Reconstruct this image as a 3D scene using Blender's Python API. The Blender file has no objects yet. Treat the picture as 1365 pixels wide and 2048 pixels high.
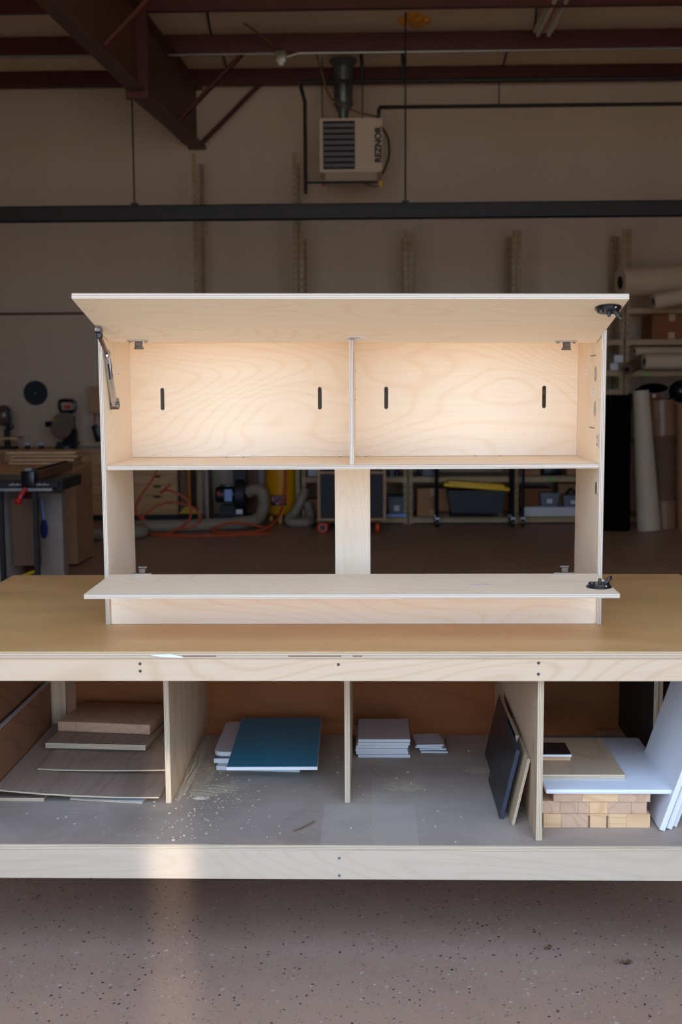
import bpy, bmesh, math, random
from mathutils import Vector, Matrix, Euler
random.seed(7)
S = bpy.context.scene
COL = S.collection
R = math.radians

# ---------------------------------------------------------------- camera
cam_d = bpy.data.cameras.new('camera'); cam = bpy.data.objects.new('camera', cam_d); COL.objects.link(cam)
S.camera = cam
PITCH, YAW, ROLL = .1126, .025, .0059
fw = Vector((-math.sin(YAW)*math.cos(PITCH), math.cos(YAW)*math.cos(PITCH), -math.sin(PITCH)))
rt = Vector((math.cos(YAW), math.sin(YAW), 0)); up = rt.cross(fw)
rt, up = (math.cos(ROLL)*rt - math.sin(ROLL)*up), (math.sin(ROLL)*rt + math.cos(ROLL)*up)
mw = Matrix((rt, up, -fw)).transposed().to_4x4(); mw.translation = Vector((.0967, 0, 1.609))
cam.matrix_world = mw
cam_d.sensor_fit = 'VERTICAL'; cam_d.sensor_height = 36; cam_d.lens = 2338.7/2048*36
cam_d.clip_start = .05; cam_d.clip_end = 500
cam_d.dof.use_dof = True; cam_d.dof.focus_distance = 3.35; cam_d.dof.aperture_fstop = 4.5

# ---------------------------------------------------------------- daylight
def world():
    w = bpy.data.worlds.new('sky'); S.world = w; w.use_nodes = True
    bg = w.node_tree.nodes['Background']
    bg.inputs[0].default_value = (.50, .70, 1.0, 1); bg.inputs[1].default_value = 1.0
world()
sd = bpy.data.lights.new('sun', 'SUN'); sun = bpy.data.objects.new('sun', sd); COL.objects.link(sun)
sd.energy = 5.5; sd.angle = R(.55); sd.color = (1, .91, .76)
# the sun stands behind the building, so it lights the yard outside the open door and never shines in
sun.rotation_euler = (R(-38), 0, R(-14)); sun.location = (0, 8, 12)
DOOR_X0, DOOR_X1, DOOR_Z = -2.7, 2.9, 4.0
FRONT_Y = 1.1
pd = bpy.data.lights.new('door_portal', 'AREA'); portal = bpy.data.objects.new('door_portal', pd); COL.objects.link(portal)
pd.shape = 'RECTANGLE'; pd.size = DOOR_X1-DOOR_X0; pd.size_y = DOOR_Z
pd.cycles.is_portal = True                         # only guides sky sampling through the real opening, gives off no light
portal.location = ((DOOR_X0+DOOR_X1)/2, FRONT_Y-.2, DOOR_Z/2); portal.rotation_euler = (R(90), 0, 0)
S.view_settings.view_transform = 'Standard'; S.view_settings.look = 'None'
S.view_settings.gamma = 1; S.view_settings.use_curve_mapping = False
S.view_settings.exposure = 1.97
S.cycles.max_bounces = 10; S.cycles.diffuse_bounces = 6; S.cycles.glossy_bounces = 4
S.cycles.use_denoising = True
S.cycles.sample_clamp_indirect = 8

# low sun glinting off a window across the yard: a narrow, almost parallel beam that rakes the floor and the lower shelf
gd_ = bpy.data.lights.new('window_glint', 'AREA'); glint = bpy.data.objects.new('window_glint', gd_); COL.objects.link(glint)
gd_.shape = 'RECTANGLE'; gd_.size = .12; gd_.size_y = 1.0; gd_.spread = R(.6); gd_.energy = .08; gd_.color = (1, .95, .84)
glint.location = (1.36, -7.0, 2.4)
glint.rotation_euler = (Vector((-.45, 3.05, .06))-glint.location).to_track_quat('-Z', 'Y').to_euler()
# ---------------------------------------------------------------- materials
def srgb(r, g, b):
    f = lambda c: (c/255/12.92) if c/255 <= .04045 else ((c/255+.055)/1.055)**2.4
    return (f(r), f(g), f(b), 1)
MATS = {}
class N:
    """small node-tree writer"""
    def __init__(s, name):
        s.m = bpy.data.materials.new(name); s.m.use_nodes = True
        s.t = s.m.node_tree; s.b = s.t.nodes['Principled BSDF']
    def n(s, kind, **kw):
        x = s.t.nodes.new(kind)
        for k, v in kw.items():
            if k.startswith('i_'):
                key = k[2:]
                key = int(key) if key.isdigit() else key.replace('_', ' ')
                x.inputs[key].default_value = v
            else: setattr(x, k, v)
        return x
    def l(s, a, b): s.t.links.new(a, b)
    def coords(s, scale, rand=True):
        tc = s.n('ShaderNodeTexCoord')
        src = tc.outputs['Object']
        if rand:
            oi = s.n('ShaderNodeObjectInfo')
            mul = s.n('ShaderNodeMath', operation='MULTIPLY', i_1=37.0); s.l(oi.outputs['Random'], mul.inputs[0])
            add = s.n('ShaderNodeVectorMath', operation='ADD'); s.l(src, add.inputs[0]); s.l(mul.outputs[0], add.inputs[1])
            src = add.outputs[0]
        mp = s.n('ShaderNodeMapping'); s.l(src, mp.inputs['Vector']); mp.inputs['Scale'].default_value = scale
        return mp.outputs[0]
    def noise(s, vec, scale, detail=3, rough=.5, dist=0):
        x = s.n('ShaderNodeTexNoise', i_Scale=scale, i_Detail=detail, i_Roughness=rough, i_Distortion=dist); s.l(vec, x.inputs['Vector'])
        return x.outputs[0]
    def math(s, op, a, b=None, clamp=False):
        x = s.n('ShaderNodeMath', operation=op, use_clamp=clamp)
        for i, v in enumerate((a, b)):
            if v is None: continue
            if isinstance(v, (int, float)): x.inputs[i].default_value = v
            else: s.l(v, x.inputs[i])
        return x.outputs[0]
    def ramp(s, fac, stops):
        x = s.n('ShaderNodeValToRGB'); s.l(fac, x.inputs[0]); e = x.color_ramp.elements
        while len(e) < len(stops): e.new(.5)
        for el, (p, c) in zip(e, stops): el.position = p; el.color = c if len(c) == 4 else (*c, 1)
        return x.outputs[0]
    def mix(s, fac, a, b, blend='MIX'):
        x = s.n('ShaderNodeMix', data_type='RGBA', blend_type=blend)
        for i, v in ((0, fac), (6, a), (7, b)):
            if isinstance(v, (int, float)): x.inputs[i].default_value = v
            elif isinstance(v, tuple): x.inputs[i].default_value = v
            else: s.l(v, x.inputs[i])
        return x.outputs[2]
    def bump(s, h, strength, dist=.002):
        x = s.n('ShaderNodeBump', i_Strength=strength, i_Distance=dist); s.l(h, x.inputs['Height']); s.l(x.outputs[0], s.b.inputs['Normal'])
    def done(s, col, rough=.5, metal=0, spec=None):
        if isinstance(col, tuple): s.b.inputs['Base Color'].default_value = col
        else: s.l(col, s.b.inputs['Base Color'])
        if isinstance(rough, (int, float)): s.b.inputs['Roughness'].default_value = rough
        else: s.l(rough, s.b.inputs['Roughness'])
        s.b.inputs['Metallic'].default_value = metal
        if spec is not None: s.b.inputs['Specular IOR Level'].default_value = spec
        MATS[s.m.name] = s.m; return s.m
def sc(c, k): return (min(c[0]*k, 1), min(c[1]*k, 1), min(c[2]*k, 1), 1)
def plain(name, rgb, rough=.5, metal=0, var=.12, scale=6, bump=0, spec=None):
    n = N(name); c = srgb(*rgb); v = n.coords((1, 1, 1))
    f = n.noise(v, scale, 4, .6)
    col = n.ramp(f, [(.25, sc(c, 1-var)), (.75, sc(c, 1+var))])
    if bump:
        n.bump(n.noise(v, scale*9, 3), bump)
    return n.done(col, rough, metal, spec)
def wood(name, light, dark, axis='x', scale=1.0, figure=.5, rough=.55, lines=7, flecks=.35):
    """rotary-cut veneer: contour lines of a stretched noise give the flame figure"""
    n = N(name); st = {'x': (.32, 1.3, 1.3), 'y': (1.3, .32, 1.3), 'z': (1.3, 1.3, .32)}[axis]
    v = n.coords(tuple(k*scale for k in st))
    f = n.noise(v, 1.9, 2.2, .42, .25)
    warp = n.noise(n.coords(tuple(k*scale*5 for k in st)), 2.0, 3, .55)
    band = n.math('SINE', n.math('ADD', n.math('MULTIPLY', f, lines*13.0), n.math('MULTIPLY', warp, 1.6)))
    line = n.math('POWER', n.math('ADD', n.math('MULTIPLY', band, .5), .5), 7.0)
    st2 = {'x': (2, 90, 90), 'y': (90, 2, 90), 'z': (90, 90, 2)}[axis]
    fine = n.noise(n.coords(st2), 1.6, 3, .6)
    broad = n.noise(v, 1.1, 2)
    L, D = srgb(*light), srgb(*dark)
    c = n.mix(n.math('MULTIPLY', line, figure), L, D)
    c = n.mix(n.math('MULTIPLY', n.math('SUBTRACT', broad, .35, True), .7), c, D)
    c = n.mix(n.math('MULTIPLY', n.math('SUBTRACT', fine, .45, True), flecks*2), c, D)
    n.bump(fine, .06, .001)
    return n.done(c, rough, 0, .35)
def ply_edge(name, axis, light, dark, period=.0044):
    n = N(name); tc = n.n('ShaderNodeTexCoord'); sep = n.n('ShaderNodeSeparateXYZ'); n.l(tc.outputs['Object'], sep.inputs[0])
    t = sep.outputs['xyz'.index(axis)]
    s1 = n.math('SINE', n.math('MULTIPLY', t, 2*math.pi/period))
    s1 = n.math('GREATER_THAN', s1, .25)
    st = [3, 3, 3]; st['xyz'.index(axis)] = 500
    spk = n.noise(n.coords(tuple(st)), 2.2, 3, .6)
    c = n.mix(n.math('MULTIPLY', s1, .7), srgb(*light), srgb(*dark))
    c = n.mix(n.math('MULTIPLY', n.math('GREATER_THAN', spk, .66), .6), c, srgb(dark[0]*.6, dark[1]*.55, dark[2]*.5))
    return n.done(c, .7)
for ax in 'xyz':
    ply_edge('birch_edge_'+ax, ax, (214, 198, 180), (130, 104, 84))
    ply_edge('shop_edge_'+ax, ax, (208, 186, 158), (124, 94, 70))
wood('birch_x', (245, 226, 199), (228, 188, 146), 'x', 1.0, .24, lines=22)
wood('birch_z', (245, 226, 199), (228, 188, 146), 'z', 1.0, .22, lines=22)
wood('birch_y', (236, 212, 182), (210, 172, 132), 'y', 1.0, .45)
wood('grubby_birch', (196, 174, 152), (172, 142, 114), 'x', .9, .2, lines=22)
wood('rail_birch', (208, 182, 152), (184, 144, 106), 'x', .9, .32, lines=22)
wood('shop_ply_y', (196, 168, 140), (158, 126, 98), 'y', 1.2, .35)
wood('shop_ply_z', (206, 178, 146), (164, 130, 98), 'z', 1.2, .4)
wood('veneer_y', (172, 148, 132), (128, 104, 90), 'y', 1.5, .3, flecks=.7)
wood('walnut_y', (138, 92, 62), (92, 58, 38), 'y', 1.5, .4, flecks=.6)
wood('butcher_y', (204, 164, 134), (166, 122, 92), 'y', 2.2, .35)
wood('butcher_x', (224, 182, 138), (184, 132, 90), 'x', 2.2, .4)
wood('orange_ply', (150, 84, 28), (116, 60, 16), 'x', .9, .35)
wood('drawer_ply', (212, 172, 120), (178, 134, 86), 'x', 1, .4)
wood('cab_ply', (190, 148, 110), (150, 108, 76), 'z', 1, .4)
plain('screw_dark', (70, 68, 70), .35, .8)
plain('screw_zinc', (150, 152, 158), .3, .9)
plain('chrome', (205, 200, 196), .16, 1, .03)
plain('nickel_dark', (120, 108, 100), .28, 1)
plain('black_plastic', (16, 18, 24), .28, 0, .1)
plain('white_melamine', (222, 222, 228), .4, 0, .04, 4)
plain('white_edge', (222, 220, 220), .45, 0, .03)
plain('lilac_white', (196, 188, 190), .45, 0, .05)
plain('black_laminate', (30, 30, 34), .35, 0, .25, 30)
plain('navy_laminate', (34, 48, 84), .4, 0, .1)
plain('teal_laminate', (36, 124, 152), .38, 0, .12, 3)
plain('black_edge', (42, 48, 64), .6, 0, .5, 220)
plain('dark_panel', (40, 38, 40), .6, 0, .1)
plain('brown_panel', (120, 84, 60), .6)
plain('white_paint', (164, 148, 136), .6)
plain('red_steel', (74, 20, 18), .5, 0, .15, 3)
plain('brown_steel', (92, 62, 50), .55, 0, .15, 3)
plain('black_steel', (36, 33, 30), .6, 0)
plain('black_pipe', (26, 26, 26), .5)
plain('galvanised', (104, 110, 110), .42, .6, .25, 12)
plain('conduit', (150, 146, 138), .4, .6)
plain('heater_cream', (206, 182, 156), .45, 0, .05)
plain('louver_grey', (132, 130, 136), .4, 0)
plain('dark_void', (14, 14, 15), .9)
plain('brown_cable', (110, 86, 60), .6)
plain('yellow_tag', (206, 168, 20), .5)
plain('shelf_tan', (176, 150, 108), .5, .1, .1)
plain('shelf_board', (150, 128, 100), .7)
plain('cardboard', (176, 126, 84), .8, 0, .1)
plain('cardboard_dark', (140, 84, 44), .8, 0, .1)
plain('packing_tape', (196, 160, 118), .35)
plain('yellow_tank', (226, 154, 10), .35, 0, .06)
plain('orange_plastic', (232, 74, 24), .45, 0, .05)
plain('orange_cord', (196, 84, 44), .5, 0, .08)
plain('hose_grey', (150, 136, 118), .6, 0, .1, 20)
plain('blue_plastic', (40, 82, 190), .4)
plain('blue_pale', (150, 176, 235), .4)
plain('blue_bristle', (22, 42, 110), .8, 0, .4, 60)
plain('red_plastic', (190, 24, 20), .4)
plain('tote_yellow', (250, 196, 24), .4)
plain('tote_black', (13, 14, 16), .5)
plain('tote_grey', (116, 122, 130), .45)
plain('white_box', (222, 220, 220), .6, 0, .05)
plain('green_tape', (110, 190, 40), .5)
plain('paper_cream', (200, 178, 146), .75, 0, .06)
plain('roll_white', (206, 190, 164), .6, 0, .05)
plain('roll_black', (5, 5, 6), .9, 0, .1, 6, 0, .1)
plain('roll_brown', (150, 112, 84), .35, 0, .1)
plain('roll_dark', (110, 82, 62), .8)
plain('cast_iron', (70, 70, 74), .35, .7)
plain('saw_grey', (190, 188, 184), .5)
plain('alu', (170, 170, 172), .35, .8)
plain('saw_metal', (120, 104, 92), .35, .5)
plain('disc_black', (16, 22, 26), .5)
plain('foam_orange', (206, 132, 44), .9, 0, .25, 40)
plain('lamp_white', (200, 190, 176), .4)
plain('tube_red', (190, 84, 60), .4)
plain('lens_white', (225, 228, 232), .3)
plain('label_white', (232, 224, 224), .6, 0, .03)
plain('label_red', (196, 40, 40), .5)
plain('label_navy', (30, 36, 70), .5)
plain('ink_grey', (96, 88, 104), .7)
plain('ink_violet', (112, 106, 200), .7)
plain('ink_black', (22, 20, 20), .6)
plain('splinter', (120, 88, 64), .8)
plain('asphalt', (190, 176, 160), .9, 0, .1, 2)
plain('dust', (188, 170, 146), .95, 0, .15, 60, .3)
plain('black_wire', (22, 22, 24), .4, .5)

def hardboard():
    n = N('hardboard'); v = n.coords((1, 2.2, 1), False)
    a = n.noise(v, 2.2, 5, .6, .3); b = n.noise(n.coords((14, 90, 14), False), 2, 3, .6); d = n.noise(v, 120, 2)
    c = n.ramp(a, [(.3, srgb(200, 154, 100)), (.7, srgb(222, 178, 124))])
    c = n.mix(n.math('MULTIPLY', n.math('SUBTRACT', b, .42, True), .9), c, srgb(190, 142, 86))
    c = n.mix(n.math('MULTIPLY', n.math('GREATER_THAN', d, .72), .35), c, srgb(230, 214, 190))
    return n.done(c, n.math('ADD', n.math('MULTIPLY', a, .25), .3), 0, .4)
hardboard()
def lip():
    n = N('hardboard_lip'); v = n.coords((6, 6, 200), False); c = n.ramp(n.noise(v, 2, 3), [(.3, srgb(184, 150, 108)), (.7, srgb(214, 184, 142))]); n.done(c, .7)
lip()
def shelf_face():
    """dusty plywood: saw dust in drifts, clean ghosts where sheets used to lie"""
    n = N('dusty_ply'); v = n.coords((1, 1, 1), False)
    g = n.noise(n.coords((3, 70, 3), False), 1.5, 3, .6); a = n.noise(v, 3.1, 5, .6, .6); s = n.noise(v, 90, 3, .7)
    c = n.ramp(a, [(.3, srgb(158, 140, 128)), (.7, srgb(184, 166, 152))])
    c = n.mix(n.math('MULTIPLY', n.math('SUBTRACT', g, .42, True), .8), c, srgb(140, 118, 102))
    c = n.mix(n.math('MULTIPLY', n.math('GREATER_THAN', s, .68), .4), c, srgb(214, 202, 182))
    sp = n.n('ShaderNodeSeparateXYZ'); tc = n.n('ShaderNodeTexCoord'); n.l(tc.outputs['Object'], sp.inputs[0])
    def ghost(x0, x1, y0, y1, col, k):
        nonlocal c
        m = None
        for out, lo, hi in ((sp.outputs[0], x0, x1), (sp.outputs[1], y0, y1)):
            q = n.math('MULTIPLY', n.math('GREATER_THAN', out, lo), n.math('LESS_THAN', out, hi))
            m = q if m is None else n.math('MULTIPLY', m, q)
        c = n.mix(n.math('MULTIPLY', m, k), c, col)
    ghost(-.04, .225, -.5, -.185, srgb(206, 188, 176), .3)
    ghost(.1, .5, -.5, .05, srgb(200, 184, 174), .22)
    n.bump(s, .25, .002)
    return n.done(c, .7, 0, .3)
shelf_face()
def concrete():
    n = N('concrete_floor'); v = n.coords((1, 1, 1), False)
    a = n.noise(v, .9, 6, .6, .4); b = n.noise(v, 14, 4, .6); f = n.noise(v, 160, 3, .7)
    c = n.ramp(a, [(.3, srgb(158, 127, 109)), (.7, srgb(178, 147, 129))])
    c = n.mix(n.math('MULTIPLY', n.math('SUBTRACT', b, .5, True), .8), c, srgb(136, 112, 100))
    c = n.mix(n.math('MULTIPLY', n.math('SUBTRACT', f, .55, True), 1.2), c, srgb(120, 102, 92))
    def specks(scale, thr, col, k, off):
        nonlocal c
        mp = n.n('ShaderNodeMapping'); n.l(v, mp.inputs[0]); mp.inputs['Location'].default_value = (off, off*.7, 0)
        vo = n.n('ShaderNodeTexVoronoi', i_Scale=scale); wn = n.noise(mp.outputs[0], scale*2.5, 2)
        ad = n.n('ShaderNodeMixRGB'); ad.inputs[0].default_value = .012; n.l(mp.outputs[0], ad.inputs[1]); n.l(wn, ad.inputs[2])
        n.l(ad.outputs[0], vo.inputs['Vector'])
        sx = n.n('ShaderNodeSeparateColor'); n.l(vo.outputs['Color'], sx.inputs[0])
        size = n.math('MULTIPLY', n.math('SUBTRACT', sx.outputs[0], 1-thr, True), .34/thr)
        c = n.mix(n.math('MULTIPLY', n.math('LESS_THAN', vo.outputs['Distance'], size), k), c, col)
    specks(75, .28, srgb(34, 30, 34), .9, 0)
    specks(120, .22, srgb(70, 58, 54), .8, 3.1)
    specks(60, .16, srgb(206, 190, 176), .6, 7.7)
    specks(150, .2, srgb(198, 186, 176), .6, 5.2)
    r = n.math('ADD', n.math('MULTIPLY', a, .3), .32)
    n.bump(b, .05, .004)
    return n.done(c, r, 0, .45)
concrete()
def wallmat(name, a, b, stretch=(.35, .35, .12)):
    n = N(name); v = n.coords(stretch, False)
    c = n.ramp(n.noise(v, 2.2, 5, .6), [(.3, srgb(*a)), (.7, srgb(*b))]); n.bump(n.noise(n.coords((1, 1, 1), False), 60, 3), .08, .003)
    return n.done(c, .75)
wallmat('wall_paint', (198, 177, 154), (208, 189, 167))
wallmat('roof_vinyl', (228, 202, 168), (240, 218, 186), (.5, .5, .5))
def upright_mat():
    """perforated angle steel: keyhole slots down the face"""
    n = N('slotted_steel'); tc = n.n('ShaderNodeTexCoord'); sp = n.n('ShaderNodeSeparateXYZ'); n.l(tc.outputs['Object'], sp.inputs[0])
    z = n.math('FRACT', n.math('MULTIPLY', sp.outputs[2], 1/.076))
    m = n.math('MULTIPLY', n.math('GREATER_THAN', z, .35), n.math('LESS_THAN', z, .68))
    xx = n.math('ABSOLUTE', n.math('SUBTRACT', sp.outputs[0], 0.0))
    m = n.math('MULTIPLY', m, n.math('LESS_THAN', xx, .011))
    v = n.noise(n.coords((1, 1, 1)), 8, 3)
    c = n.mix(m, n.ramp(v, [(.3, srgb(150, 124, 84)), (.7, srgb(176, 148, 104))]), srgb(124, 102, 70))
    return n.done(c, .5)
upright_mat()

# ---------------------------------------------------------------- mesh helpers
class B:
    def __init__(s): s.bm = bmesh.new()
    def box(s, c, d, rot=None, bev=0):
        b2 = bmesh.new(); bmesh.ops.create_cube(b2, size=1)
        bmesh.ops.scale(b2, vec=d, verts=b2.verts)
        if bev: bmesh.ops.bevel(b2, geom=b2.edges[:], offset=bev, segments=2 if bev > .004 else 1, affect='EDGES', profile=.5)
        m = Matrix.Translation(c)
        if rot is not None: m = m @ (Euler(rot).to_matrix().to_4x4() if not isinstance(rot, Matrix) else rot.to_4x4())
        bmesh.ops.transform(b2, matrix=m, verts=b2.verts); s.add(b2); return s
    def lohi(s, lo, hi, bev=0):
        return s.box([(a+b)/2 for a, b in zip(lo, hi)], [b-a for a, b in zip(lo, hi)], None, bev)
    def add(s, b2):
        me = bpy.data.meshes.new('t'); b2.to_mesh(me); b2.free(); s.bm.from_mesh(me); bpy.data.meshes.remove(me)
    def cyl(s, a, b, r, r2=None, n=16, cap=True):
        a, b = Vector(a), Vector(b); d = b-a
        b2 = bmesh.new(); bmesh.ops.create_cone(b2, cap_ends=cap, segments=n, radius1=r, radius2=r if r2 is None else r2, depth=d.length)
        m = Matrix.Translation((a+b)/2) @ d.to_track_quat('Z', 'Y').to_matrix().to_4x4()
        bmesh.ops.transform(b2, matrix=m, verts=b2.verts); s.add(b2); return s
    def sphere(s, c, r, scl=(1, 1, 1), n=14):
        b2 = bmesh.new(); bmesh.ops.create_uvsphere(b2, u_segments=n, v_segments=max(6, n//2), radius=r)
        bmesh.ops.transform(b2, matrix=Matrix.Translation(c) @ Matrix.Diagonal((*scl, 1)), verts=b2.verts); s.add(b2); return s
    def tube(s, pts, r, n=8, smooth=6, closed=False, ribs=0):
        P = [Vector(p) for p in pts]
        if smooth:
            Q = []; L = len(P)
            for i in range(L if closed else L-1):
                g = lambda k: P[k % L] if closed else P[min(max(k, 0), L-1)]
                p0, p1, p2, p3 = g(i-1), g(i), g(i+1), g(i+2)
                for j in range(smooth):
                    t = j/smooth
                    Q.append(.5*((2*p1)+(p2-p0)*t+(2*p0-5*p1+4*p2-p3)*t*t+(3*p1-p0-3*p2+p3)*t**3))
            if not closed: Q.append(P[-1])
            P = Q
        rings = []; L = len(P); prev = None
        for i, p in enumerate(P):
            a = P[(i-1) % L] if closed or i > 0 else p; b = P[(i+1) % L] if closed or i < L-1 else p
            t = (b-a).normalized()
            if prev is None:
                u = t.orthogonal().normalized()
            else: u = (prev - t*prev.dot(t)).normalized()
            prev = u; w = t.cross(u)
            rr = r*(1+.07*(i % 2)) if ribs else r
            rings.append([s.bm.verts.new(p + (u*math.cos(2*math.pi*k/n)+w*math.sin(2*math.pi*k/n))*rr) for k in range(n)])
        for i in range(L if closed else L-1):
            A, C = rings[i], rings[(i+1) % L]
            for k in range(n): s.bm.faces.new((A[k], A[(k+1) % n], C[(k+1) % n], C[k]))
        if not closed:
            s.bm.faces.new(rings[0][::-1]); s.bm.faces.new(rings[-1])
        return s
    def prism(s, poly, lo, hi, axis='y'):
        """polygon in the plane across `axis`, extruded from lo to hi"""
        def pt(a, b, h): return {'x': (h, a, b), 'y': (a, h, b), 'z': (a, b, h)}[axis]
        A = [s.bm.verts.new(pt(a, b, lo)) for a, b in poly]; C = [s.bm.verts.new(pt(a, b, hi)) for a, b in poly]
        s.bm.faces.new(A); s.bm.faces.new(C[::-1]); k = len(poly)
        for i in range(k): s.bm.faces.new((A[(i+1) % k], A[i], C[i], C[(i+1) % k]))
        return s
    def lathe(s, prof, c, n=24, axis='z'):
        rings = []
        for r, h in prof:
            ring = []
            for k in range(n):
                a = 2*math.pi*k/n; x, y = r*math.cos(a), r*math.sin(a)
                v = {'z': (x, y, h), 'y': (x, h, y), 'x': (h, x, y)}[axis]
                ring.append(s.bm.verts.new(Vector(c)+Vector(v)))
            rings.append(ring)
        for A, C in zip(rings, rings[1:]):
            for k in range(n): s.bm.faces.new((A[k], A[(k+1) % n], C[(k+1) % n], C[k]))
        if prof[0][0] > 1e-6: s.bm.faces.new(rings[0][::-1])
        if prof[-1][0] > 1e-6: s.bm.faces.new(rings[-1])
        return s
    def obj(s, name, mat, parent=None, base=None):
        bm = s.bm; bmesh.ops.remove_doubles(bm, verts=bm.verts, dist=1e-6); bmesh.ops.recalc_face_normals(bm, faces=bm.faces)
        for e in bm.edges: e.smooth = len(e.link_faces) == 2 and e.calc_face_angle(3) < .62
        for f in bm.faces: f.smooth = True
        if parent is not None: off = parent.get('_w', None); off = Vector(off) if off is not None else Vector(parent.location)
        elif base is not None: off = Vector(base)
        else:
            xs = [v.co for v in bm.verts]
            off = Vector(((min(c.x for c in xs)+max(c.x for c in xs))/2, (min(c.y for c in xs)+max(c.y for c in xs))/2, min(c.z for c in xs)))
        bmesh.ops.translate(bm, vec=-off, verts=bm.verts)
        me = bpy.data.meshes.new(name); bm.to_mesh(me); bm.free()
        for k in (mat if isinstance(mat, (list, tuple)) else [mat]): me.materials.append(MATS[k])
        o = bpy.data.objects.new(name, me); COL.objects.link(o)
        if parent is not None: o.parent = parent
        else: o.location = off
        return o
WPOS = {}
_obj = B.obj
def obj_sub(self, name, mat, parent=None, base=None):
    """like obj, for a parent that may itself be a part: coordinates are given in the space of the thing's root"""
    if parent is not None and parent.name in WPOS:
        off = WPOS[parent.name]; fake = bpy.data.objects.new('tmp', None); fake.location = off
        o = _obj(self, name, mat, fake); o.parent = parent; bpy.data.objects.remove(fake)
        WPOS[o.name] = off; return o
    o = _obj(self, name, mat, parent, base)
    WPOS[o.name] = Vector(o.location) if parent is None else Vector(parent.location)
    return o
B.obj = obj_sub
def tag(o, label, cat, group=None, kind=None):
    if label: o['label'] = label
    if cat: o['category'] = cat
    if group: o['group'] = group
    if kind: o['kind'] = kind
    return o
def thing(name, loc, label, cat, group=None):
    e = bpy.data.objects.new(name, None); COL.objects.link(e); e.location = loc; e.empty_display_size = .1
    WPOS[e.name] = Vector(loc)
    return tag(e, label, cat, group)
def struct(o): o['kind'] = 'structure'; return o
def board(name, size, loc, rot=(0, 0, 0), face='birch_x', edge=None, parent=None, bev=.0008):
    """a sheet: the two broad faces in one material, the four edges in another; own origin and rotation"""
    t = min(range(3), key=lambda i: size[i])
    bm = bmesh.new(); bmesh.ops.create_cube(bm, size=1); bmesh.ops.scale(bm, vec=size, verts=bm.verts)
    if bev: bmesh.ops.bevel(bm, geom=bm.edges[:], offset=bev, segments=1, affect='EDGES')
    for f in bm.faces: f.normal_update(); f.material_index = 0 if abs(f.normal[t]) > .9 else 1
    me = bpy.data.meshes.new(name); bm.to_mesh(me); bm.free()
    if edge is None: edge = 'birch_edge_'+'xyz'[t]
    elif edge == 'shop': edge = 'shop_edge_'+'xyz'[t]
    me.materials.append(MATS[face]); me.materials.append(MATS[edge])
    o = bpy.data.objects.new(name, me); COL.objects.link(o)
    o.rotation_euler = rot; o.location = loc
    WPOS[o.name] = Vector(loc)
    if parent is not None: o.parent = parent; o.location = Vector(loc)-WPOS[parent.name]
    return o
def lohi_board(name, lo, hi, **k):
    return board(name, [b-a for a, b in zip(lo, hi)], [(a+b)/2 for a, b in zip(lo, hi)], **k)
def cut(o, cutters):
    """cut the closed solids of `cutters` (a B) out of board o; cut walls take the edge material"""
    bm = cutters.bm; bmesh.ops.recalc_face_normals(bm, faces=bm.faces)
    me = bpy.data.meshes.new('cutter'); bm.to_mesh(me); bm.free()
    for m in o.data.materials: me.materials.append(m)
    for p in me.polygons: p.material_index = 1
    c = bpy.data.objects.new('cutter', me); COL.objects.link(c)
    md = o.modifiers.new('cut', 'BOOLEAN'); md.object = c; md.operation = 'DIFFERENCE'; md.solver = 'EXACT'; md.use_self = True
    bpy.context.view_layer.update(); c.matrix_world = o.matrix_world.copy(); bpy.context.view_layer.update()
    dg = bpy.context.evaluated_depsgraph_get(); new = bpy.data.meshes.new_from_object(o.evaluated_get(dg))
    o.modifiers.clear(); old = o.data; o.data = new; new.name = o.name
    bpy.data.objects.remove(c); bpy.data.meshes.remove(old)
def lettering(txt, name, mat, size, loc, rot, parent, depth=.001, sx=1.0):
    cu = bpy.data.curves.new('lettering', 'FONT'); cu.body = txt; cu.size = size; cu.extrude = depth; cu.offset = size*.05; cu.align_x = 'CENTER'; cu.align_y = 'CENTER'
    t = bpy.data.objects.new('lettering', cu); COL.objects.link(t); bpy.context.view_layer.update()
    me = bpy.data.meshes.new_from_object(t.evaluated_get(bpy.context.evaluated_depsgraph_get())); bpy.data.objects.remove(t); bpy.data.curves.remove(cu)
    me.name = name; me.materials.clear(); me.materials.append(MATS[mat])
    o = bpy.data.objects.new(name, me); COL.objects.link(o); o.rotation_euler = rot; o.scale = (sx, 1, 1)
    o.parent = parent; o.location = Vector(loc)-WPOS[parent.name]
    return o
def copy_tree(o, loc, parent=None):
    c = o.copy(); COL.objects.link(c); c.parent = parent
    if parent is None: c.location = loc
    for ch in [x for x in bpy.data.objects if x.parent == o]: copy_tree(ch, None, c)
    return c

# ================================================================ the building
def zb(y): return 4.94 + (y-13.7)*.055            # underside of the purlins; the roof falls towards the door
XL, XR, YB = -7.0, 7.0, 14.0
struct(B().lohi((XL-.15, FRONT_Y-.15, -.12), (XR+.15, YB+.15, 0)).obj('floor', 'concrete_floor', base=(0, 0, 0)))
struct(B().lohi((-60, -70, -.14), (60, FRONT_Y-.15, -.02)).obj('ground', 'asphalt', base=(0, 0, 0)))
wb = struct(B().lohi((XL-.15, YB, 0), (XR+.15, YB+.15, 5.3)).obj('wall_back', 'wall_paint', base=(0, YB, 0)))
struct(B().lohi((XL-.15, FRONT_Y, 0), (XL, YB, 5.3)).obj('wall_left', 'wall_paint'))
struct(B().lohi((XR, FRONT_Y, 0), (XR+.15, YB, 5.3)).obj('wall_right', 'wall_paint'))
b = B(); b.lohi((XL-.15, FRONT_Y-.15, 0), (DOOR_X0, FRONT_Y, 4.6)); b.lohi((DOOR_X1, FRONT_Y-.15, 0), (XR+.15, FRONT_Y, 4.6))
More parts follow.
